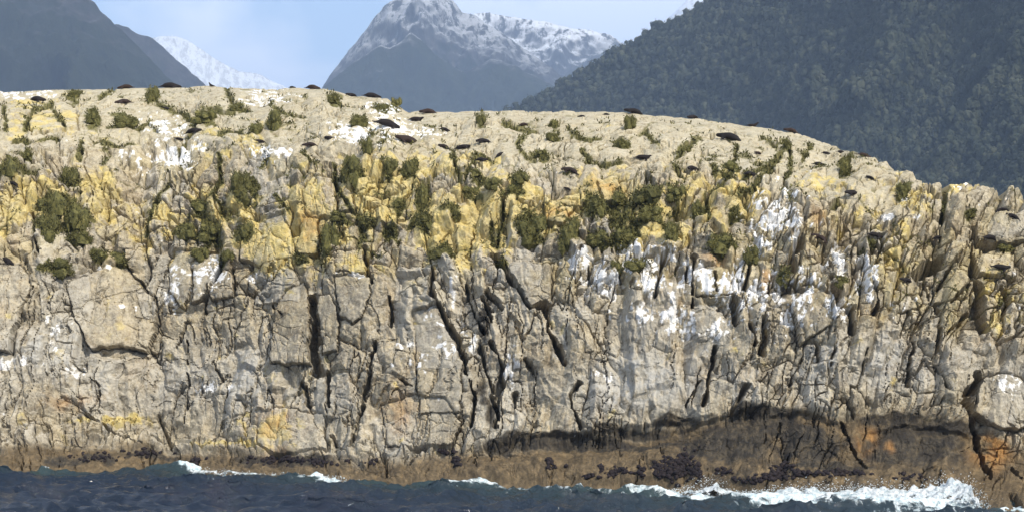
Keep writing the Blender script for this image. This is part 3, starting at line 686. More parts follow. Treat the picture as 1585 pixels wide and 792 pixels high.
cover = np.stack([ext(lichen), ext(guano), ext(moss), ext(wet)], -1).reshape(-1, 4)
stain_shade = np.stack([ext(np.clip(tone, 0, 1)), ext(rust), ext(black), ext(pale)], -1).reshape(-1, 4)
NR, NC = AX.shape
verts = np.stack([AX, AY, AZ], -1).reshape(-1, 3)
faces = grid_faces(NR, NC)
BLK = ext(blk); IN = ext((T > 0.10).astype(float) * (PXc > -5) * (PXc < 1590) * (1 - 0.0 * T))
fb = BLK[:-1, :-1].reshape(-1); fin = IN[:-1, :-1].reshape(-1) > 0.5
fpx = ext(PXc)[:-1, :-1].reshape(-1); fpy = ext(PYc)[:-1, :-1].reshape(-1); ftop = ext(top)[:-1, :-1].reshape(-1)
row_id = np.repeat(np.arange(NR - 1), NC - 1)
fin &= (row_id >= len(sub)) & (row_id < len(sub) + NT_ROWS - 1)
ids, inv, cnt = np.unique(fb, return_inverse=True, return_counts=True)
score = np.bincount(inv, weights=fin * (1.0 - 0.55 * ftop))
score[ids >= 900000001] += 1e6
pick = np.argsort(-score)[:290]
island_mask = np.ones(len(faces), bool)
island = bpy.data.objects.new('rock_island', None)
def patch(name, sel, parent):
    f = faces[sel]
    u, iv = np.unique(f, return_inverse=True)
    me = mesh_np(name, verts[u], iv.reshape(f.shape), False, {'cover': cover[u], 'stain_shade': stain_shade[u]})
    return obj(name, me, M_ROCK, parent)
order = np.argsort(inv, kind='stable'); starts = np.concatenate([[0], np.cumsum(cnt)])
chosen = []
for p in pick:
    if score[p] < 250: continue
    s = order[starts[p]:starts[p + 1]]; s = s[fin[s]]
    island_mask[s] = False; chosen.append(s)
f = faces[island_mask]; u, iv = np.unique(f, return_inverse=True)
island = obj('rock_island', mesh_np('rock_island', verts[u], iv.reshape(f.shape), False, {'cover': cover[u], 'stain_shade': stain_shade[u]}), M_ROCK)
tag(island, 'pale fractured rock island with yellow lichen, white droppings and a brown tide zone', 'rock island', kind='structure')
for s in chosen: patch('rock_block', s, island)

# where does a picture position meet the rock
vpx = (CX + XV / YV * F); vpy = HY - (ZV - EYE) / YV * F
VIS = np.vstack([np.ones((1, len(cols)), bool), vpy[1:] < np.minimum.accumulate(vpy, axis=0)[:-1] - 0.02])
def on_rock(px, py, win=40):
    c0, c1 = np.searchsorted(cols, [px - 3, px + 3])
    sl = (slice(0, NT_ROWS), slice(max(c0, 0), max(c1, c0 + 1)))
    d = (vpx[sl] - px) ** 2 + (vpy[sl] - py) ** 2 + 1e6 * (~VIS[sl])
    k = np.unravel_index(np.argmin(d), d.shape)
    i, j = k[0], k[1] + sl[1].start
    return np.array([XV[i, j], YV[i, j], ZV[i, j]]), ang[min(i, NT_ROWS - 1), j], (i, j)

# ------------------------------------------------------------------ shrubs
def leaf_clump(seed, n_lobes, n_leaf, leaf):
    """irregular cushion: several lobes covered by small pointed leaves over a lumpy core; unit half-width"""
    r = np.random.default_rng(seed)
    V = []; Fq = []
    lobes = [(np.array([0, 0, 0.35]), 0.62)]
    for k in range(n_lobes):
        a = r.uniform(0, 2 * math.pi); q = r.uniform(0.25, 0.62)
        lobes.append((np.array([q * math.cos(a) * 1.1, q * math.sin(a) * 0.8, r.uniform(0.05, 0.75)]), r.uniform(0.26, 0.46)))
    bm = bmesh.new(); bmesh.ops.create_icosphere(bm, subdivisions=1, radius=1.0)
    bv = np.array([v.co[:] for v in bm.verts]); bf = [[v.index for v in f.verts] for f in bm.faces]; bm.free()
    base = 0; T3 = []
    for c, rad in lobes:
        vv = c + bv * rad * 0.80 * (1 + 0.2 * r.standard_normal((len(bv), 1)))
        V.append(vv); T3 += [[a + base for a in f] + [f[2] + base] for f in bf]; base += len(vv)
    w = np.array([l[1] ** 2 for l in lobes]); w /= w.sum()
    for k in range(n_leaf):
        c, rad = lobes[r.choice(len(lobes), p=w)]
        d = r.standard_normal(3); d[2] = abs(d[2]) * 0.9 - 0.25; d /= np.linalg.norm(d)
        p = c + d * rad * r.uniform(0.78, 1.12)
        ax = d + 0.8 * r.standard_normal(3) + np.array([0, 0, 0.4]); ax /= np.linalg.norm(ax)
        sd_ = np.cross(ax, r.standard_normal(3)); sd_ /= np.linalg.norm(sd_) + 1e-9
        L = leaf * r.uniform(0.6, 1.5); wd = L * 0.34
        V.append(np.array([p - ax * L * 0.4, p + sd_ * wd, p + ax * L * 0.7, p - sd_ * wd]))
        T3.append([base, base + 1, base + 2, base + 3]); base += 4
    return np.vstack(V), T3

def poly_mesh(name, V, faces_, smooth=False):
    me = bpy.data.meshes.new(name)
    me.from_pydata([tuple(v) for v in V], [], [f if len(set(f)) == 4 else f[:3] for f in faces_])
    me.update()
    if smooth: me.polygons.foreach_set('use_smooth', [True] * len(me.polygons))
    return me
CL = []
for k in range(8):
    V, Q = leaf_clump(500 + k, 6 + k % 4, 900, 0.085)
    me = poly_mesh('shrub_foliage', V, Q); me.materials.append(M_SHRUB); CL.append(me)
for k, (px, py, rx, ry, lab) in enumerate(SHRUBS):
    P, a, _ = on_rock(px, py + ry * 0.75)
    Y = P[1]; sx_ = rx * Y / F * 1.28; sz = ry * 2 * Y / F * 0.92
    o = obj('shrub', CL[k % 8])
    o.location = (P[0], P[1] + 0.15 * sx_, P[2] - 0.05 * sz)
    o.scale = (sx_, min(sx_, sz * 0.9) * 0.9, sz)
    o.rotation_euler = (0, 0, 0.5 * math.sin(k * 2.3) + (math.pi if k % 3 == 0 else 0))
    tag(o, lab, 'shrub', G_PL)

# little plants in the joints, too many to count
r_ = np.random.default_rng(5)
cand = np.where(((moss > 0.55) & (PXc > -30) & (PXc < 1620) & (T < 0.995)).ravel())[0]
selp = r_.choice(cand, 5200, replace=False)
tv = []; tf = []; base = 0
fx, fy, fz = XV.ravel(), YV.ravel(), ZV.ravel()
for i in selp:
    p = np.array([fx[i], fy[i], fz[i]]); h = r_.uniform(0.08, 0.30)
    for b in range(7):
        d = r_.standard_normal(3) * 0.65 + np.array([0, -0.35, 0.8]); d /= np.linalg.norm(d)
        s = np.cross(d, r_.standard_normal(3)); s /= np.linalg.norm(s) + 1e-9
        q = p + r_.standard_normal(3) * 0.09
        tv += [q - s * 0.02, q + d * h * .5 - s * .05, q + d * h, q + d * h * .5 + s * .05]
        tf.append([base, base + 1, base + 2, base + 3]); base += 4
tuft = obj('crevice_plants', mesh_np('crevice_plants', np.array(tv), np.array(tf, dtype=np.int32), False), M_SHRUB)
tag(tuft, 'tiny olive plants filling the joints of the pale rock', 'plants', kind='stuff')

# ------------------------------------------------------------------ fur seals
def seal_mesh(name, spine, fore, hind):
    """one continuous skin over a skeleton: spine from tail to nose, two fore flippers, two hind flippers"""
    V = []; E = []; RD = []
    for i, (x, y, z, r1, r2) in enumerate(spine):
        V.append((x, y, z)); RD.append((r1, r2))
        if i: E.append((i - 1, i))
    ch = len(spine) - 4
    for side in fore:
        prev = ch
        for (x, y, z, r1, r2) in side:
            V.append((x, y, z)); RD.append((r1, r2)); E.append((prev, len(V) - 1)); prev = len(V) - 1
    for side in hind:
        prev = 0
        for (x, y, z, r1, r2) in side:
            V.append((x, y, z)); RD.append((r1, r2)); E.append((prev, len(V) - 1)); prev = len(V) - 1
    me = bpy.data.meshes.new(name + '_skeleton'); me.from_pydata(V, E, [])
    o = bpy.data.objects.new(name + '_skeleton', me); COL.objects.link(o)
    m = o.modifiers.new('skin', 'SKIN'); m.use_smooth_shade = True; m.branch_smoothing = 0.6
    for i, v in enumerate(me.skin_vertices[0].data):
        v.radius = RD[i]; v.use_root = (i == 2)
    s = o.modifiers.new('sub', 'SUBSURF'); s.levels = 2; s.render_levels = 2
    dg = bpy.context.evaluated_depsgraph_get()
    out = bpy.data.meshes.new_from_object(o.evaluated_get(dg))
    bpy.data.objects.remove(o); bpy.data.meshes.remove(me)
    out.name = name
    # ears, set into the sides of the head
    out.materials.clear(); out.materials.append(M_FUR)
    zs = np.array([v.co.z for v in out.vertices]); dz = np.quantile(zs, 0.02)
    for v in out.vertices: v.co.z -= dz
    return out
def pose(kind):
    if kind == 'flat':
        sp = [(-.78, 0, .10, .09, .07), (-.58, 0, .15, .16, .13), (-.25, 0, .22, .24, .21), (.12, 0, .25, .28, .24), (.42, 0, .23, .25, .22), (.66, .02, .19, .16, .15), (.84, .05, .17, .125, .12), (.99, .07, .14, .06, .055)]
    elif kind == 'alert':
        sp = [(-.78, 0, .10, .09, .07), (-.58, 0, .14, .16, .13), (-.25, 0, .20, .24, .20), (.08, 0, .28, .27, .24), (.32, 0, .40, .23, .22), (.46, 0, .60, .15, .15), (.55, 0, .74, .125, .12), (.70, 0, .80, .06, .055)]
    elif kind == 'curled':
        sp = [(-.62, .32, .10, .09, .07), (-.50, .10, .15, .17, .13), (-.25, -.05, .22, .24, .20), (.08, -.08, .25, .28, .24), (.36, .02, .23, .25, .22), (.54, .18, .20, .16, .15), (.58, .36, .18, .125, .12), (.52, .50, .15, .06, .055)]
    elif kind == 'raised':
        sp = [(-.80, 0, .10, .09, .07), (-.58, 0, .15, .16, .13), (-.24, 0, .22, .24, .21), (.12, 0, .27, .28, .25), (.40, 0, .30, .24, .22), (.60, -.02, .37, .16, .15), (.74, -.04, .46, .125, .12), (.90, -.06, .48, .06, .055)]
    else:   # 'sitting', upright on the fore flippers
        sp = [(-.52, 0, .10, .10, .08), (-.36, 0, .16, .19, .15), (-.14, 0, .30, .24, .22), (.04, 0, .48, .23, .23), (.14, 0, .66, .20, .20), (.20, 0, .84, .13, .13), (.28, 0, .97, .115, .11), (.42, 0, .99, .055, .05)]
    cx, cy, cz = sp[4][:3]
    zf = max(cz - .22, .10)
    fore = [[(cx - .03, cy + s * .24, zf * .7 + .02, .085, .05), (cx - .12, cy + s * .38, .06, .075, .032), (cx - .30, cy + s * .50, .035, .045, .02)] for s in (-1, 1)]
    tx, ty, tz = sp[0][:3]
    hind = [[(tx - .10, ty + s * .08, .06, .055, .032), (tx - .28, ty + s * .17, .04, .055, .02)] for s in (-1, 1)]
    return sp, fore, hind
SM = {k: seal_mesh('fur_seal_' + k, *pose(k)) for k in ('flat', 'alert', 'curled', 'raised')}
for m_ in SM.values():      # bring every pose to unit length
    xs = [v.co.x for v in m_.vertices]; L = max(xs) - min(xs); mid_ = (max(xs) + min(xs)) / 2
    for v in m_.vertices: v.co.x = (v.co.x - mid_) / L; v.co.y /= L; v.co.z /= L
G_SE = 'fur seals resting on the rock'
# column, row of the belly, length px, facing (deg, 0 = right, 180 = left), pose, what sets it apart
SEALS = [
    (263, 135, 34, 0, 'flat', 'dark fur seal lying on the skyline below the left mountain\'s foot'),
    (329, 134, 13, 180, 'alert', 'tiny dark seal on the skyline below the snowy peak'),
    (195, 137, 26, 180, 'flat', 'brownish seal low on the skyline at the left'),
    (484, 135, 27, 0, 'flat', 'lone seal on the skyline just left of the central peak\'s foot'),
    (575, 150, 30, 0, 'flat', 'seal on top of the small crag against the central mountain'),
    (545, 150, 22, 180, 'flat', 'low seal left of the one topping the small crag'),
    (663, 176, 30, 180, 'flat', 'dark seal on the skyline right of the small crag'),
    (642, 187, 26, 0, 'raised', 'seal between the skyline seal and the white ledge'),
    (597, 194, 44, 0, 'flat', 'long purplish seal stretched on the white stained ledge'),
    (632, 221, 44, 180, 'flat', 'long black seal below the white stained ledge, humped like a whale'),
    (507, 215, 20, 0, 'curled', 'small dark seal at the left end of the white stained patch'),
    (481, 226, 25, 180, 'flat', 'dark seal low on the slope left of the white patch'),
    (687, 202, 20, 0, 'flat', 'small seal alone right of the white patch'),
    (715, 230, 26, 0, 'curled', 'plump dark seal in a row with two others on the mid slope'),
    (688, 229, 22, 180, 'flat', 'faint seal at the left of the row on the mid slope'),
    (749, 221, 26, 180, 'curled', 'purplish rounded seal at the right of the row on the mid slope'),
    (775, 241, 20, 0, 'flat', 'small brown seal below the rounded purplish one'),
    (745, 248, 22, 0, 'flat', 'thin dark seal lying along a crack of the mid slope'),
    (298, 204, 30, 0, 'flat', 'brown seal on the ledge beneath the diagonal crack'),
    (259, 169, 15, 180, 'flat', 'little dark seal above the diagonal crack on the left slope'),
    (192, 159, 28, 180, 'flat', 'reddish brown seal above the squarish shrub'),
    (57, 156, 32, 0, 'flat', 'dark seal on the pale slabs near the top left corner of the rock'),
    (982, 173, 32, 180, 'flat', 'dark seal on the skyline above the bare slope'),
    (1073, 182, 24, 180, 'flat', 'seal on the skyline beside a pale stone'),
    (1163, 195, 19, 0, 'alert', 'skyline seal with its head lifted below the forested hill'),
    (1130, 217, 46, 180, 'flat', 'long dark seal alone on the bare right slope'),
    (993, 247, 27, 0, 'raised', 'grey backed seal propped up on the bare slope'),
    (1073, 262, 26, 180, 'curled', 'plump black seal below the bare slope'),
    (884, 266, 29, 180, 'curled', 'rounded dark seal above the yellow slab'),
    (880, 294, 14, 180, 'curled', 'tiny black seal just above the yellow slab'),
    (1173, 239, 15, 180, 'flat', 'small seal below the long dark one on the right slope'),
    (1160, 271, 24, 0, 'flat', 'dark seal at the edge of a grey slab on the right slope'),
    (1214, 277, 18, 180, 'flat', 'small seal right of the grey slab'),
    (1279, 239, 18, 0, 'curled', 'dark seal on the shoulder, left of a reddish one'),
    (1301, 237, 18, 0, 'flat', 'small reddish seal on the shoulder near the ridge'),
    (1266, 256, 22, 0, 'flat', 'black seal stretched downhill on the shoulder'),
    (1225, 205, 26, 180, 'flat', 'skyline seal with a pale stone at its head'),
    (1338, 240, 24, 0, 'flat', 'brown seal where the skyline starts to drop'),
    (1319, 301, 31, 180, 'flat', 'black seal on a flat rock below the right shoulder'),
    (1347, 277, 16, 180, 'curled', 'small dark seal above the flat rock seal'),
    (1270, 371, 28, 180, 'curled', 'brown seal on the grey rocks right of the white cliff'),
    (1354, 365, 28, 0, 'flat', 'dark seal on a sloping rock above the white streaked pillars'),
    (1402, 435, 26, 180, 'flat', 'purplish seal draped over a tan pillar on the right'),
    (1553, 326, 21, 180, 'curled', 'upper seal on the rounded boulder at the right edge'),
    (1568, 337, 24, 180, 'flat', 'lower seal on the rounded boulder at the right edge'),
    (1533, 370, 30, 0, 'flat', 'dark brown seal below the rounded boulder at the right edge'),
    (1546, 416, 30, 0, 'raised', 'reddish brown seal beside pale pink rock at the right edge'),
    (10, 406, 30, 0, 'flat', 'purplish seal on the pale block cut by the left edge'),
    (21, 285, 22, 180, 'curled', 'black seal on the slope by the left edge'),
    (811, 195, 20, 0, 'flat', 'dark seal beside a small shrub high on the bare slope'),
    (900, 180, 13, 180, 'flat', 'very small seal just under the skyline, in the middle of the bare slope'),
    (938, 178, 12, 0, 'flat', 'very small seal under the skyline, left of the large skyline seal'),
    (404, 221, 18, 180, 'flat', 'seal on the pale stones below the shrub over a yellow rock'),
    (277, 216, 15, 0, 'curled', 'small seal above the big white patch on the left'),
    (1452, 368, 17, 180, 'flat', 'small dark seal low among the broken rocks toward the right edge'),
    (452, 134, 12, 0, 'flat', 'speck of a seal on the skyline left of the lone skyline seal'),
]
for k, (px, py, ln, face, ps, lab) in enumerate(SEALS):
    P, a, (i, j) = on_rock(px, py)
    L = 1.06 * ln * P[1] / F
    # slope of the rock sideways under the body
    j2, j1 = min(j + 6, len(cols) - 1), max(j - 6, 0)
    roll = math.atan2(ZV[i, j2] - ZV[i, j1], XV[i, j2] - XV[i, j1]); roll = max(-0.35, min(0.35, roll))
    o = obj('fur_seal', SM[ps])
    rot = Matrix.Rotation(-roll, 4, 'Y') @ Matrix.Rotation(min(a, R(32)) * 0.5, 4, 'X') @ Matrix.Rotation(R(face + 30 * math.sin(k * 1.7)), 4, 'Z')
    o.rotation_euler = rot.to_euler()
    fat = 1.28 if ps in ('flat', 'raised') else 1.0
    o.scale = (L, L * fat, L * fat * 0.95)
    o.location = (P[0], P[1] - 0.05, P[2] - 0.02)
    tag(o, lab, 'fur seal', G_SE)

# ------------------------------------------------------------------ mussel beds and kelp along the tide line: dark knobs, too many to count
mv = []; mf = []; base = 0
bm = bmesh.new(); bmesh.ops.create_icosphere(bm, subdivisions=1, radius=1.0)
iv_ = np.array([v.co[:] for v in bm.verts]); if_ = np.array([[v.index for v in f.verts] for f in bm.faces]); bm.free()
spots = [(1025, 718, 10, 10, 40), (1045, 722, 14, 14, 70), (1062, 715, 14, 16, 80), (1075, 728, 10, 10, 40), (1020, 728, 8, 8, 25), (993, 729, 5, 6, 22), (965, 727, 6, 5, 20), (948, 730, 7, 6, 25), (932, 724, 3, 10, 14), (912, 737, 8, 3, 12), (1035, 735, 16, 5, 30), (850, 712, 6, 6, 14), (855, 722, 14, 3, 10),
         (1122, 730, 8, 5, 18), (1185, 737, 12, 5, 22), (1205, 733, 20, 8, 60), (1215, 722, 10, 6, 30), (1250, 731, 30, 4, 50), (1300, 731, 30, 4, 45), (1410, 738, 25, 4, 20), (1160, 742, 20, 4, 20), (705, 712, 10, 4, 18), (710, 718, 8, 3, 12), (690, 700, 14, 4, 16), (420, 712, 30, 5, 40), (465, 712, 25, 6, 40), (500, 716, 20, 4, 20), (150, 706, 40, 5, 40), (230, 700, 40, 5, 30), (300, 712, 20, 4, 12), (560, 715, 30, 4, 14)]
for (px, py, rx, ry, n) in spots:
    for q in range(n):
        P, a, _ = on_rock(px + r_.standard_normal() * rx * .6, py + r_.standard_normal() * ry * .6)
        s = r_.uniform(0.05, 0.15) * np.array([1.2, 1.0, 1.0])
        mv.append(P + iv_ * s * (1 + .25 * r_.standard_normal((len(iv_), 1)))); mf.append(if_ + base); base += len(iv_)
mus = obj('mussel_bed', mesh_np('mussel_bed', np.vstack(mv), np.vstack(mf), True), M_MUSSEL)
tag(mus, 'blackish mussels and weed crusting the brown tide zone', 'mussels', kind='stuff')

# ------------------------------------------------------------------ sea
def axis(parts):
    return np.concatenate(parts)
sxs = axis([-np.geomspace(16000, 50, 40), np.arange(-48, 48.01, 0.075), np.geomspace(50, 16000, 40)])
sys_ = axis([-np.geomspace(3000, 5, 14), np.linspace(4, 92, 60), np.arange(92.2, 138, 0.16), np.geomspace(139, 14000, 50)])
SX, SY = np.meshgrid(sxs, sys_)
SZ = np.zeros_like(SX); DXs = np.zeros_like(SX); DYs = np.zeros_like(SX)
wr_ = np.random.default_rng(3)
near = np.exp(-(np.maximum(np.hypot(SX, SY) - 170, 0) / 60) ** 2) * sstep(20, 80, SY)
for k in range(70):
    lam = 0.45 * (20 ** wr_.uniform(0, 1)); kk = 2 * math.pi / lam
    th = R(-78) + wr_.normal() * 0.45
    amp = 0.034 * lam ** 0.74 * wr_.uniform(0.5, 1.2)
    ph = kk * (SX * math.cos(th) + SY * math.sin(th)) + wr_.uniform(0, 6.28)
    g = near * (0.55 + 0.45 * np.sin(SX * wr_.uniform(.1, .3) + SY * wr_.uniform(.1, .3) + k))
    SZ += amp * g * np.cos(ph); DXs -= 0.7 * amp * g * math.cos(th) * np.sin(ph); DYs -= 0.7 * amp * g * math.sin(th) * np.sin(ph)
shore_y = np.interp(SX, XV[0], YV[0])
dist = shore_y - SY
spxs = CX + SX / np.maximum(SY, 1) * F
fs = np.interp(spxs, [-100, 0, 60, 120, 200, 255, 270, 350, 400, 430, 520, 545, 560, 600, 700, 800, 900, 1000, 1040, 1080, 1120, 1200, 1350, 1500, 1510, 1585],
               [.5, .55, .35, .3, .25, .6, 1, 1, .8, .95, 1, .9, .2, .25, .3, .5, .5, .45, .9, 1, .8, 1, 1.1, 1.1, .6, .5])
reach = np.interp(spxs, [0, 250, 300, 540, 600, 750, 1000, 1040, 1120, 1200, 1400, 1500, 1520], [.5, .6, 1.6, 1.6, 1.0, 2.0, 2.4, 3, 3.5, 5, 7, 6, 2])
foam = fs * np.exp(-np.maximum(dist, 0) / reach) * (dist > -4)
foam += 0.10 * near * fbm(SX / 6, SY / 3, 131, 4) + 0.16 * near * sstep(0.22, 0.42, SZ)
slick = np.interp(spxs, [560, 700, 900, 1100], [0, .22, .25, .15]) * np.exp(-((dist - 4) / 5) ** 2)
foam = np.clip(foam + slick, 0, 1)
shal = np.clip(np.exp(-np.maximum(dist, 0) / np.interp(spxs, [0, 600, 1000, 1500], [3, 5, 8, 9])) * 0.8, 0, 1)
SZ += 0.12 * np.exp(-((dist - 6) / 3.0) ** 2) * np.interp(spxs, [1000, 1150, 1350, 1500, 1560], [0, .5, 1.2, 1.0, 0]) * (dist > 0)
fa = np.stack([foam, shal, 0 * foam, 0 * foam + 1], -1).reshape(-1, 4)
sea = obj('sea', mesh_np('sea', np.stack([SX + DXs, SY + DYs, SZ], -1).reshape(-1, 3), grid_faces(*SX.shape), True, {'foam': fa}), M_SEA)
tag(sea, 'choppy dark blue sea in front of the rock', 'sea', kind='structure')

# breaking surf: heaped white water along the foot of the rock
def surf(name, pts, label, seed, droplets, spray):
    """pts: column, height m, breadth m; a churned ridge of foam on the waterline and flecks thrown off it"""
    r = np.random.default_rng(seed)
    cxs = np.arange(pts[0][0], pts[-1][0], 1.4); xs = [p[0] for p in pts]
    h = np.interp(cxs, xs, [p[1] for p in pts]); b = np.interp(cxs, xs, [p[2] for p in pts])
    yw = np.interp((cxs - CX) / F, XV[0] / YV[0], YV[0]); xw = (cxs - CX) / F * yw
    nv = 44; v = np.linspace(-1, 1, nv)[:, None]
    X = xw[None, :] + 0 * v; Y = yw[None, :] - b[None, :] * 0.55 + v * b[None, :] * 0.8
    prof = np.clip(1 - np.abs(v) ** 1.6, 0, 1) * (0.65 + 0.45 * v)
    n1 = fbm(X / 1.3, Y / 0.8 + 9, seed, 4); n2 = fbm(X / 0.35, Y / 0.3, seed + 3, 4)
    Z = 1.35 * h[None, :] * prof * np.clip(0.8 + 0.9 * n1, 0.05, 2) + 0.22 * h[None, :] * n2 * np.clip(prof * 3, 0, 1) - 0.06
    Y = Y + 0.25 * n2; X = X + 0.15 * fbm(X / .5, Y / .5, seed + 5, 3)
    V = [np.stack([X, Y, Z], -1).reshape(-1, 3)]; Q = [grid_faces(*X.shape)]
    T3 = []; base = len(V[0])
    Vd = []
    for k in range(droplets):
        j = r.integers(0, len(cxs)); u = abs(r.standard_normal())
        p = np.array([xw[j] + r.normal() * .3, yw[j] - b[j] * .4 + r.normal() * b[j] * .35, h[j] * (0.15 + r.random() * 0.8 + spray * u * 0.28)])
        s = min(0.008 + 0.008 * r.exponential(), 0.03)
        Vd.append(p + iv_ * s * np.array([1.2, 1, 1]) * (1 + .3 * r.standard_normal((12, 1)))); T3.append(if_ + base); base += 12
    quads = np.vstack(Q); tris = np.vstack(T3)
    quads = np.vstack([quads[:, [0, 1, 2]], quads[:, [0, 2, 3]]])
    tk = np.concatenate([np.clip(prof * 1.15 * np.minimum(h[None, :] / 0.6, 1.0) + 0.25 * n1, 0, 1).ravel(), np.full(base - X.size, 2.0)])
    tk = np.stack([tk, tk, tk, tk], -1)
    o = obj(name, mesh_np(name, np.vstack(V + Vd), np.vstack([quads, tris]), True, {'thick': tk}), M_FOAM)
    return tag(o, label, 'surf', kind='stuff')
surf('surf', [(1120, .15, 1), (1180, .4, 1.6), (1230, .65, 2.4), (1300, .75, 3), (1350, .85, 3.4), (1420, .8, 4.2), (1460, 1.25, 4.2), (1490, 1.2, 3.5), (1520, .3, 1.5)], 'large white breaker surging against the dark rock on the right', 71, 3500, 1.0)
surf('surf', [(1015, .05, .6), (1050, .35, 1), (1090, .75, 1.5), (1108, .95, 1.5), (1122, .4, 1), (1140, .2, .8)], 'smaller white splash left of the large breaker', 72, 700, 1.0)
surf('surf', [(258, .1, .5), (272, .45, .8), (310, .42, .9), (360, .38, .8), (400, .22, .6), (430, .28, .6), (450, .38, .8), (500, .30, .7), (535, .32, .7), (544, .1, .4)], 'long low line of white surf at the left foot of the rock', 73, 500, .5)

# ------------------------------------------------------------------ mountains
def mountain(name, sky_pts, y_sky, y_base, mat, label, seed, rough, nc=360, nr=170, x0=-900, x1=2500, bed=0.045):
    xs = [p[0] for p in sky_pts]; ys = [p[1] for p in sky_pts]
    c = np.linspace(x0, x1, nc)
    s = np.interp(c, xs, ys)
    if callable(y_sky): Ysk = y_sky(c); Ybs = y_base(c)
    else: Ysk = np.full(nc, float(y_sky)); Ybs = np.full(nc, float(y_base))
    t = np.linspace(0, 1, nr)[:, None]
    zs = EYE + (HY - s) / F * Ysk
    zs = np.maximum(zs, 2.0)
    Y = Ybs + (Ysk - Ybs) * t ** 0.85
    Z = -4 + (zs + 4) * (0.35 * t + 0.65 * t ** 1.35)
    X = (c - CX)[None, :] / F * Y
    hgt = zs[None, :]
    q = rough * hgt
    sc = 0.45 * np.max(zs)
    n = ridged(X / sc, (Y + 0.6 * Z) / (sc * 1.6), seed, 7, 0.56) - 0.45
    wv = np.sin(np.pi * np.clip(t, 0, 1)) ** 0.7
    Z = Z + q * n * wv * 0.8
    Y = Y - q * n * wv * 0.9
    Zj = bed * sc * fbm(X / (sc * .10), Z / (sc * .10), seed + 7, 6, .6)
    Z = Z + Zj * t * (1 - .6 * sstep(.9, 1, t)); Y = Y - Zj * 1.5 * wv
    tb = np.linspace(0, 1, 14)[1:, None]
    XBk = X[-1:] * (1 + .15 * tb); YBk = Y[-1:] + (Ysk - Ybs)[None, :] * tb; ZBk = Z[-1:] * (1 - tb) - 4 * tb
    A = [np.vstack(a) for a in ((X, XBk), (Y, YBk), (Z, ZBk))]
    o = obj(name, mesh_np(name, np.stack(A, -1).reshape(-1, 3), grid_faces(*A[0].shape), True), mat)
    tag(o, label, 'mountain', kind='structure')
    return o, (X, Y, Z, c, s)

M_MT_L = mountain_material('left_mountain_slope', 640, 900, 640, .5)
M_MT_S = mountain_material('left_spur_slope', 900, 1100, 560)
M_MT_C = mountain_material('central_peak_slope', 700, 960, 620, 0.55)
M_MT_CF = mountain_material('front_spur_slope', 720, 860, 760, 0.5)
M_MT_CR = mountain_material('snow_ridge_slope', 860, 1080, 700)
M_MT_F = mountain_material('far_snow_slope', 60, 520, 0, 1.0, 0.6)
M_HILL = mountain_material('forest_floor', 4000, 5000, 3000)

mountain('mountain', [(-900, 300), (-500, 60), (-250, -110), (-60, -60), (60, -25), (130, -6), (145, 2), (160, 20), (177, 38), (200, 58), (225, 84), (250, 112), (275, 135), (420, 300), (700, 520)], 3600, 2600, M_MT_L, 'dark forested mountain filling the top left corner', 301, .50, x1=800, nc=420)
mountain('mountain', [(-300, 200), (60, 80), (150, 45), (180, 38), (197, 41), (217, 55), (233, 58), (253, 74), (283, 100), (317, 131), (420, 230), (700, 520)], 4300, 3500, M_MT_S, 'bluish spur sloping down behind the left mountain', 302, .25, x1=800, nc=420)
mountain('mountain', [(-300, 330), (100, 130), (200, 75), (240, 58), (265, 56), (288, 62), (312, 76), (335, 92), (370, 111), (400, 116), (430, 128), (450, 140), (620, 250), (900, 480)], 9500, 7800, M_MT_F, 'distant snow covered peak in the gap on the left', 303, .22, x1=1000, nc=420)
mountain('mountain', [(100, 480), (420, 230), (500, 133), (515, 110), (535, 85), (560, 55), (580, 30), (600, 7), (618, -6), (645, -14), (680, -7), (700, 2), (715, 18), (735, 24), (790, 60), (860, 110), (1000, 230), (1300, 480)], 5600, 4500, M_MT_C, 'snow dusted pyramid peak in the centre', 304, .42, x0=0, x1=1400, nc=520, nr=240)
mountain('mountain', [(200, 470), (430, 230), (500, 137), (540, 102), (575, 80), (590, 70), (605, 74), (622, 66), (635, 49), (650, 60), (672, 82), (700, 104), (720, 112), (745, 100), (760, 92), (775, 96), (800, 104), (850, 128), (950, 230), (1200, 480)], 5000, 4200, M_MT_CF, 'lower green spurs in front of the central peak', 305, .34, x0=0, x1=1400, nc=520, nr=200)
mountain('mountain', [(300, 400), (600, 120), (700, 40), (735, 22), (760, 22), (800, 28), (840, 32), (860, 38), (900, 47), (920, 49), (945, 55), (965, 68), (1050, 110), (1300, 250), (1700, 480)], 6800, 5700, M_MT_CR, 'snowy ridge running right from the central peak', 306, .40, x0=100, x1=1800, nc=520, nr=220)
mountain('mountain', [(500, 420), (900, 110), (960, 75), (1000, 50), (1040, 25), (1062, 3), (1085, -8), (1120, -30), (1250, -80), (1500, 60), (2200, 480)], 10500, 8600, M_MT_F, 'far snow slope peeping over the forested hill', 307, .25, x0=300, x1=2300, nc=420)

hill_sky = [(100, 534), (600, 330), (700, 236), (790, 170), (850, 141), (900, 112), (960, 74), (1000, 51), (1050, 26), (1110, -4), (1200, -58), (1350, -150), (1585, -280), (1900, -420), (2500, -640)]
ysk = lambda c: np.interp(c, [100, 790, 1585, 2500], [3200, 2500, 1750, 1300])
ybs = lambda c: np.interp(c, [100, 790, 1585, 2500], [2700, 1950, 1150, 700])
hill, HG = mountain('forested_hill', hill_sky, ysk, ybs, M_HILL, 'dark evergreen covered hillside rising to the right', 308, .30, x0=100, x1=2500, nc=420, nr=200, bed=0.03)
tag(hill, kind='structure')

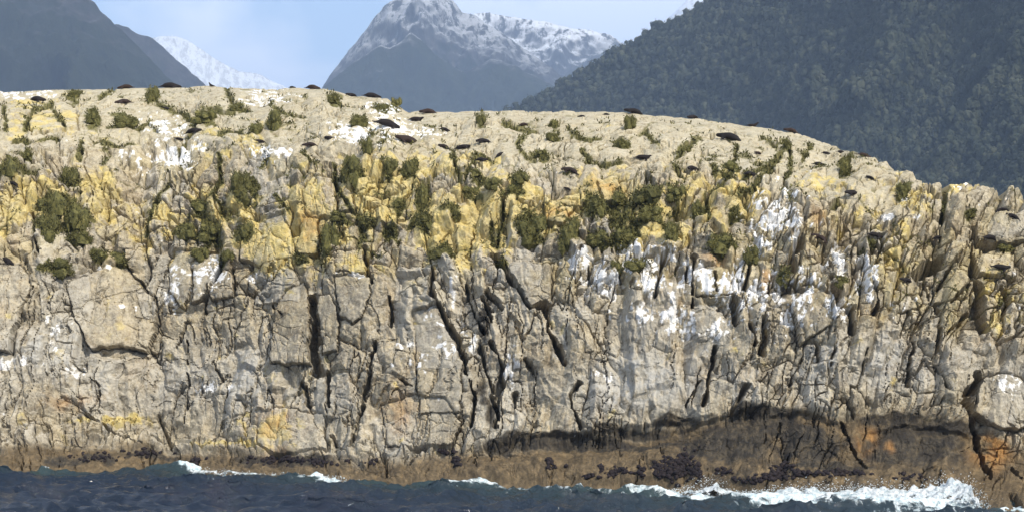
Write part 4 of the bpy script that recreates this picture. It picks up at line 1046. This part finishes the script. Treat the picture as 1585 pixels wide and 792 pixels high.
# the wood on the hill: crowns of ragged leaf clumps
HX, HYv, HZ, hc, hs = HG
hp = CX + HX / HYv * F; hr = HY - (HZ - EYE) / HYv * F
fr = np.random.default_rng(17)
CROWN = []
bm = bmesh.new(); bmesh.ops.create_icosphere(bm, subdivisions=1, radius=1.0)
iv0 = np.array([v.co[:] for v in bm.verts]); if0 = np.array([[v.index for v in f.verts] for f in bm.faces]); bm.free()
for k in range(6):
    V = []; 
    nq = 24
    for q in range(nq):
        d = fr.standard_normal(3); d[2] = d[2] * .8 + .35; d /= np.linalg.norm(d)
        p = d * np.array([1, 1, .95]) * fr.uniform(.7, 1.05) * (1 + .18 * math.sin(3 * math.atan2(d[1], d[0]) + k))
        ax = fr.standard_normal(3); ax -= d * (ax @ d) * .75; ax /= np.linalg.norm(ax)
        bx_ = np.cross(ax, d); bx_ /= np.linalg.norm(bx_)
        s = fr.uniform(.17, .31)
        V.append(np.array([p - ax * s, p + bx_ * s * .8, p + ax * s, p - bx_ * s * .8]))
    V.append((iv0 * .78 * (1 + .15 * fr.standard_normal((12, 1))))[if0].reshape(-1, 3)[:, :].reshape(20, 3, 3)[:, [0, 1, 2, 2]].reshape(-1, 3))
    CROWN.append(np.vstack(V))
ok = (hp > 720) & (hp < 1720) & (hr < 330) & (hr > -160)
# spread evenly over the picture area: weight by projected cell size
ci = np.argwhere(ok)
NTREE = 21000
nxt = fr.random((NTREE, 2)); pxs = 740 + nxt[:, 0] * 940; pys = -110 + nxt[:, 1] * 430
tvs = []; base = 0; nt = 0
rowpy = hr
cidx = np.clip(np.searchsorted(hc, pxs), 1, len(hc) - 1)
for k in range(NTREE):
    j = cidx[k]; w1 = (pxs[k] - hc[j - 1]) / (hc[j] - hc[j - 1])
    col = hr[:, j] * w1 + hr[:, j - 1] * (1 - w1)
    mn = np.minimum.accumulate(col)
    vis = np.where((col <= mn + 1e-6))[0]
    if pys[k] < col.min() or pys[k] > 330: continue
    i = vis[np.argmin(np.abs(col[vis] - pys[k]))]
    P = np.array([HX[i, j] * w1 + HX[i, j - 1] * (1 - w1), HYv[i, j] * w1 + HYv[i, j - 1] * (1 - w1), HZ[i, j] * w1 + HZ[i, j - 1] * (1 - w1)])
    s = (1.6 + 3.2 * fr.random() ** 2) * (P[1] / 1600) ** .5
    a = fr.uniform(0, 6.28); ca, sa = math.cos(a), math.sin(a)
    v = CROWN[k % 6]
    v = np.stack([v[:, 0] * ca - v[:, 1] * sa, v[:, 0] * sa + v[:, 1] * ca, v[:, 2] * fr.uniform(.9, 1.6)], -1)
    tvs.append(P + np.array([0, 0, s * .5]) + v * s); nt += 1
tvs = np.vstack(tvs)
wood = obj('hillside_forest', mesh_np('hillside_forest', tvs, np.arange(len(tvs), dtype=np.int32).reshape(-1, 4), False), M_FOREST)
tag(wood, 'dense dark evergreen forest covering the hill on the right', 'forest', kind='stuff')

# ------------------------------------------------------------------ haze
hz = bpy.data.materials.new('haze'); hz.use_nodes = True
hn, hl = hz.node_tree.nodes, hz.node_tree.links
hn.clear()
ho = hn.new('ShaderNodeOutputMaterial'); hv = hn.new('ShaderNodeVolumePrincipled')
hv.inputs['Color'].default_value = (0.48, 0.66, 1.0, 1)
hv.inputs['Density'].default_value = 0.000110
hv.inputs['Anisotropy'].default_value = 0.0
hl.new(hv.outputs['Volume'], ho.inputs['Volume'])
bm = bmesh.new(); bmesh.ops.create_cube(bm, size=1.0)
me = bpy.data.meshes.new('haze'); bm.to_mesh(me); bm.free()
zt = 2600.0
for v in me.vertices: v.co = (v.co.x * 36000, v.co.y * 34000 + 8000, (v.co.z + .5) * (zt + 6) - 6)
haze = obj('haze', me, hz)
tag(haze, 'pale blue air between the rock and the mountains', 'haze', kind='stuff')
print('triangles about', sum(len(o.data.loops) - 2 * len(o.data.polygons) for o in COL.objects if o.type == 'MESH'), 'blocks', len(chosen), 'trees', nt)
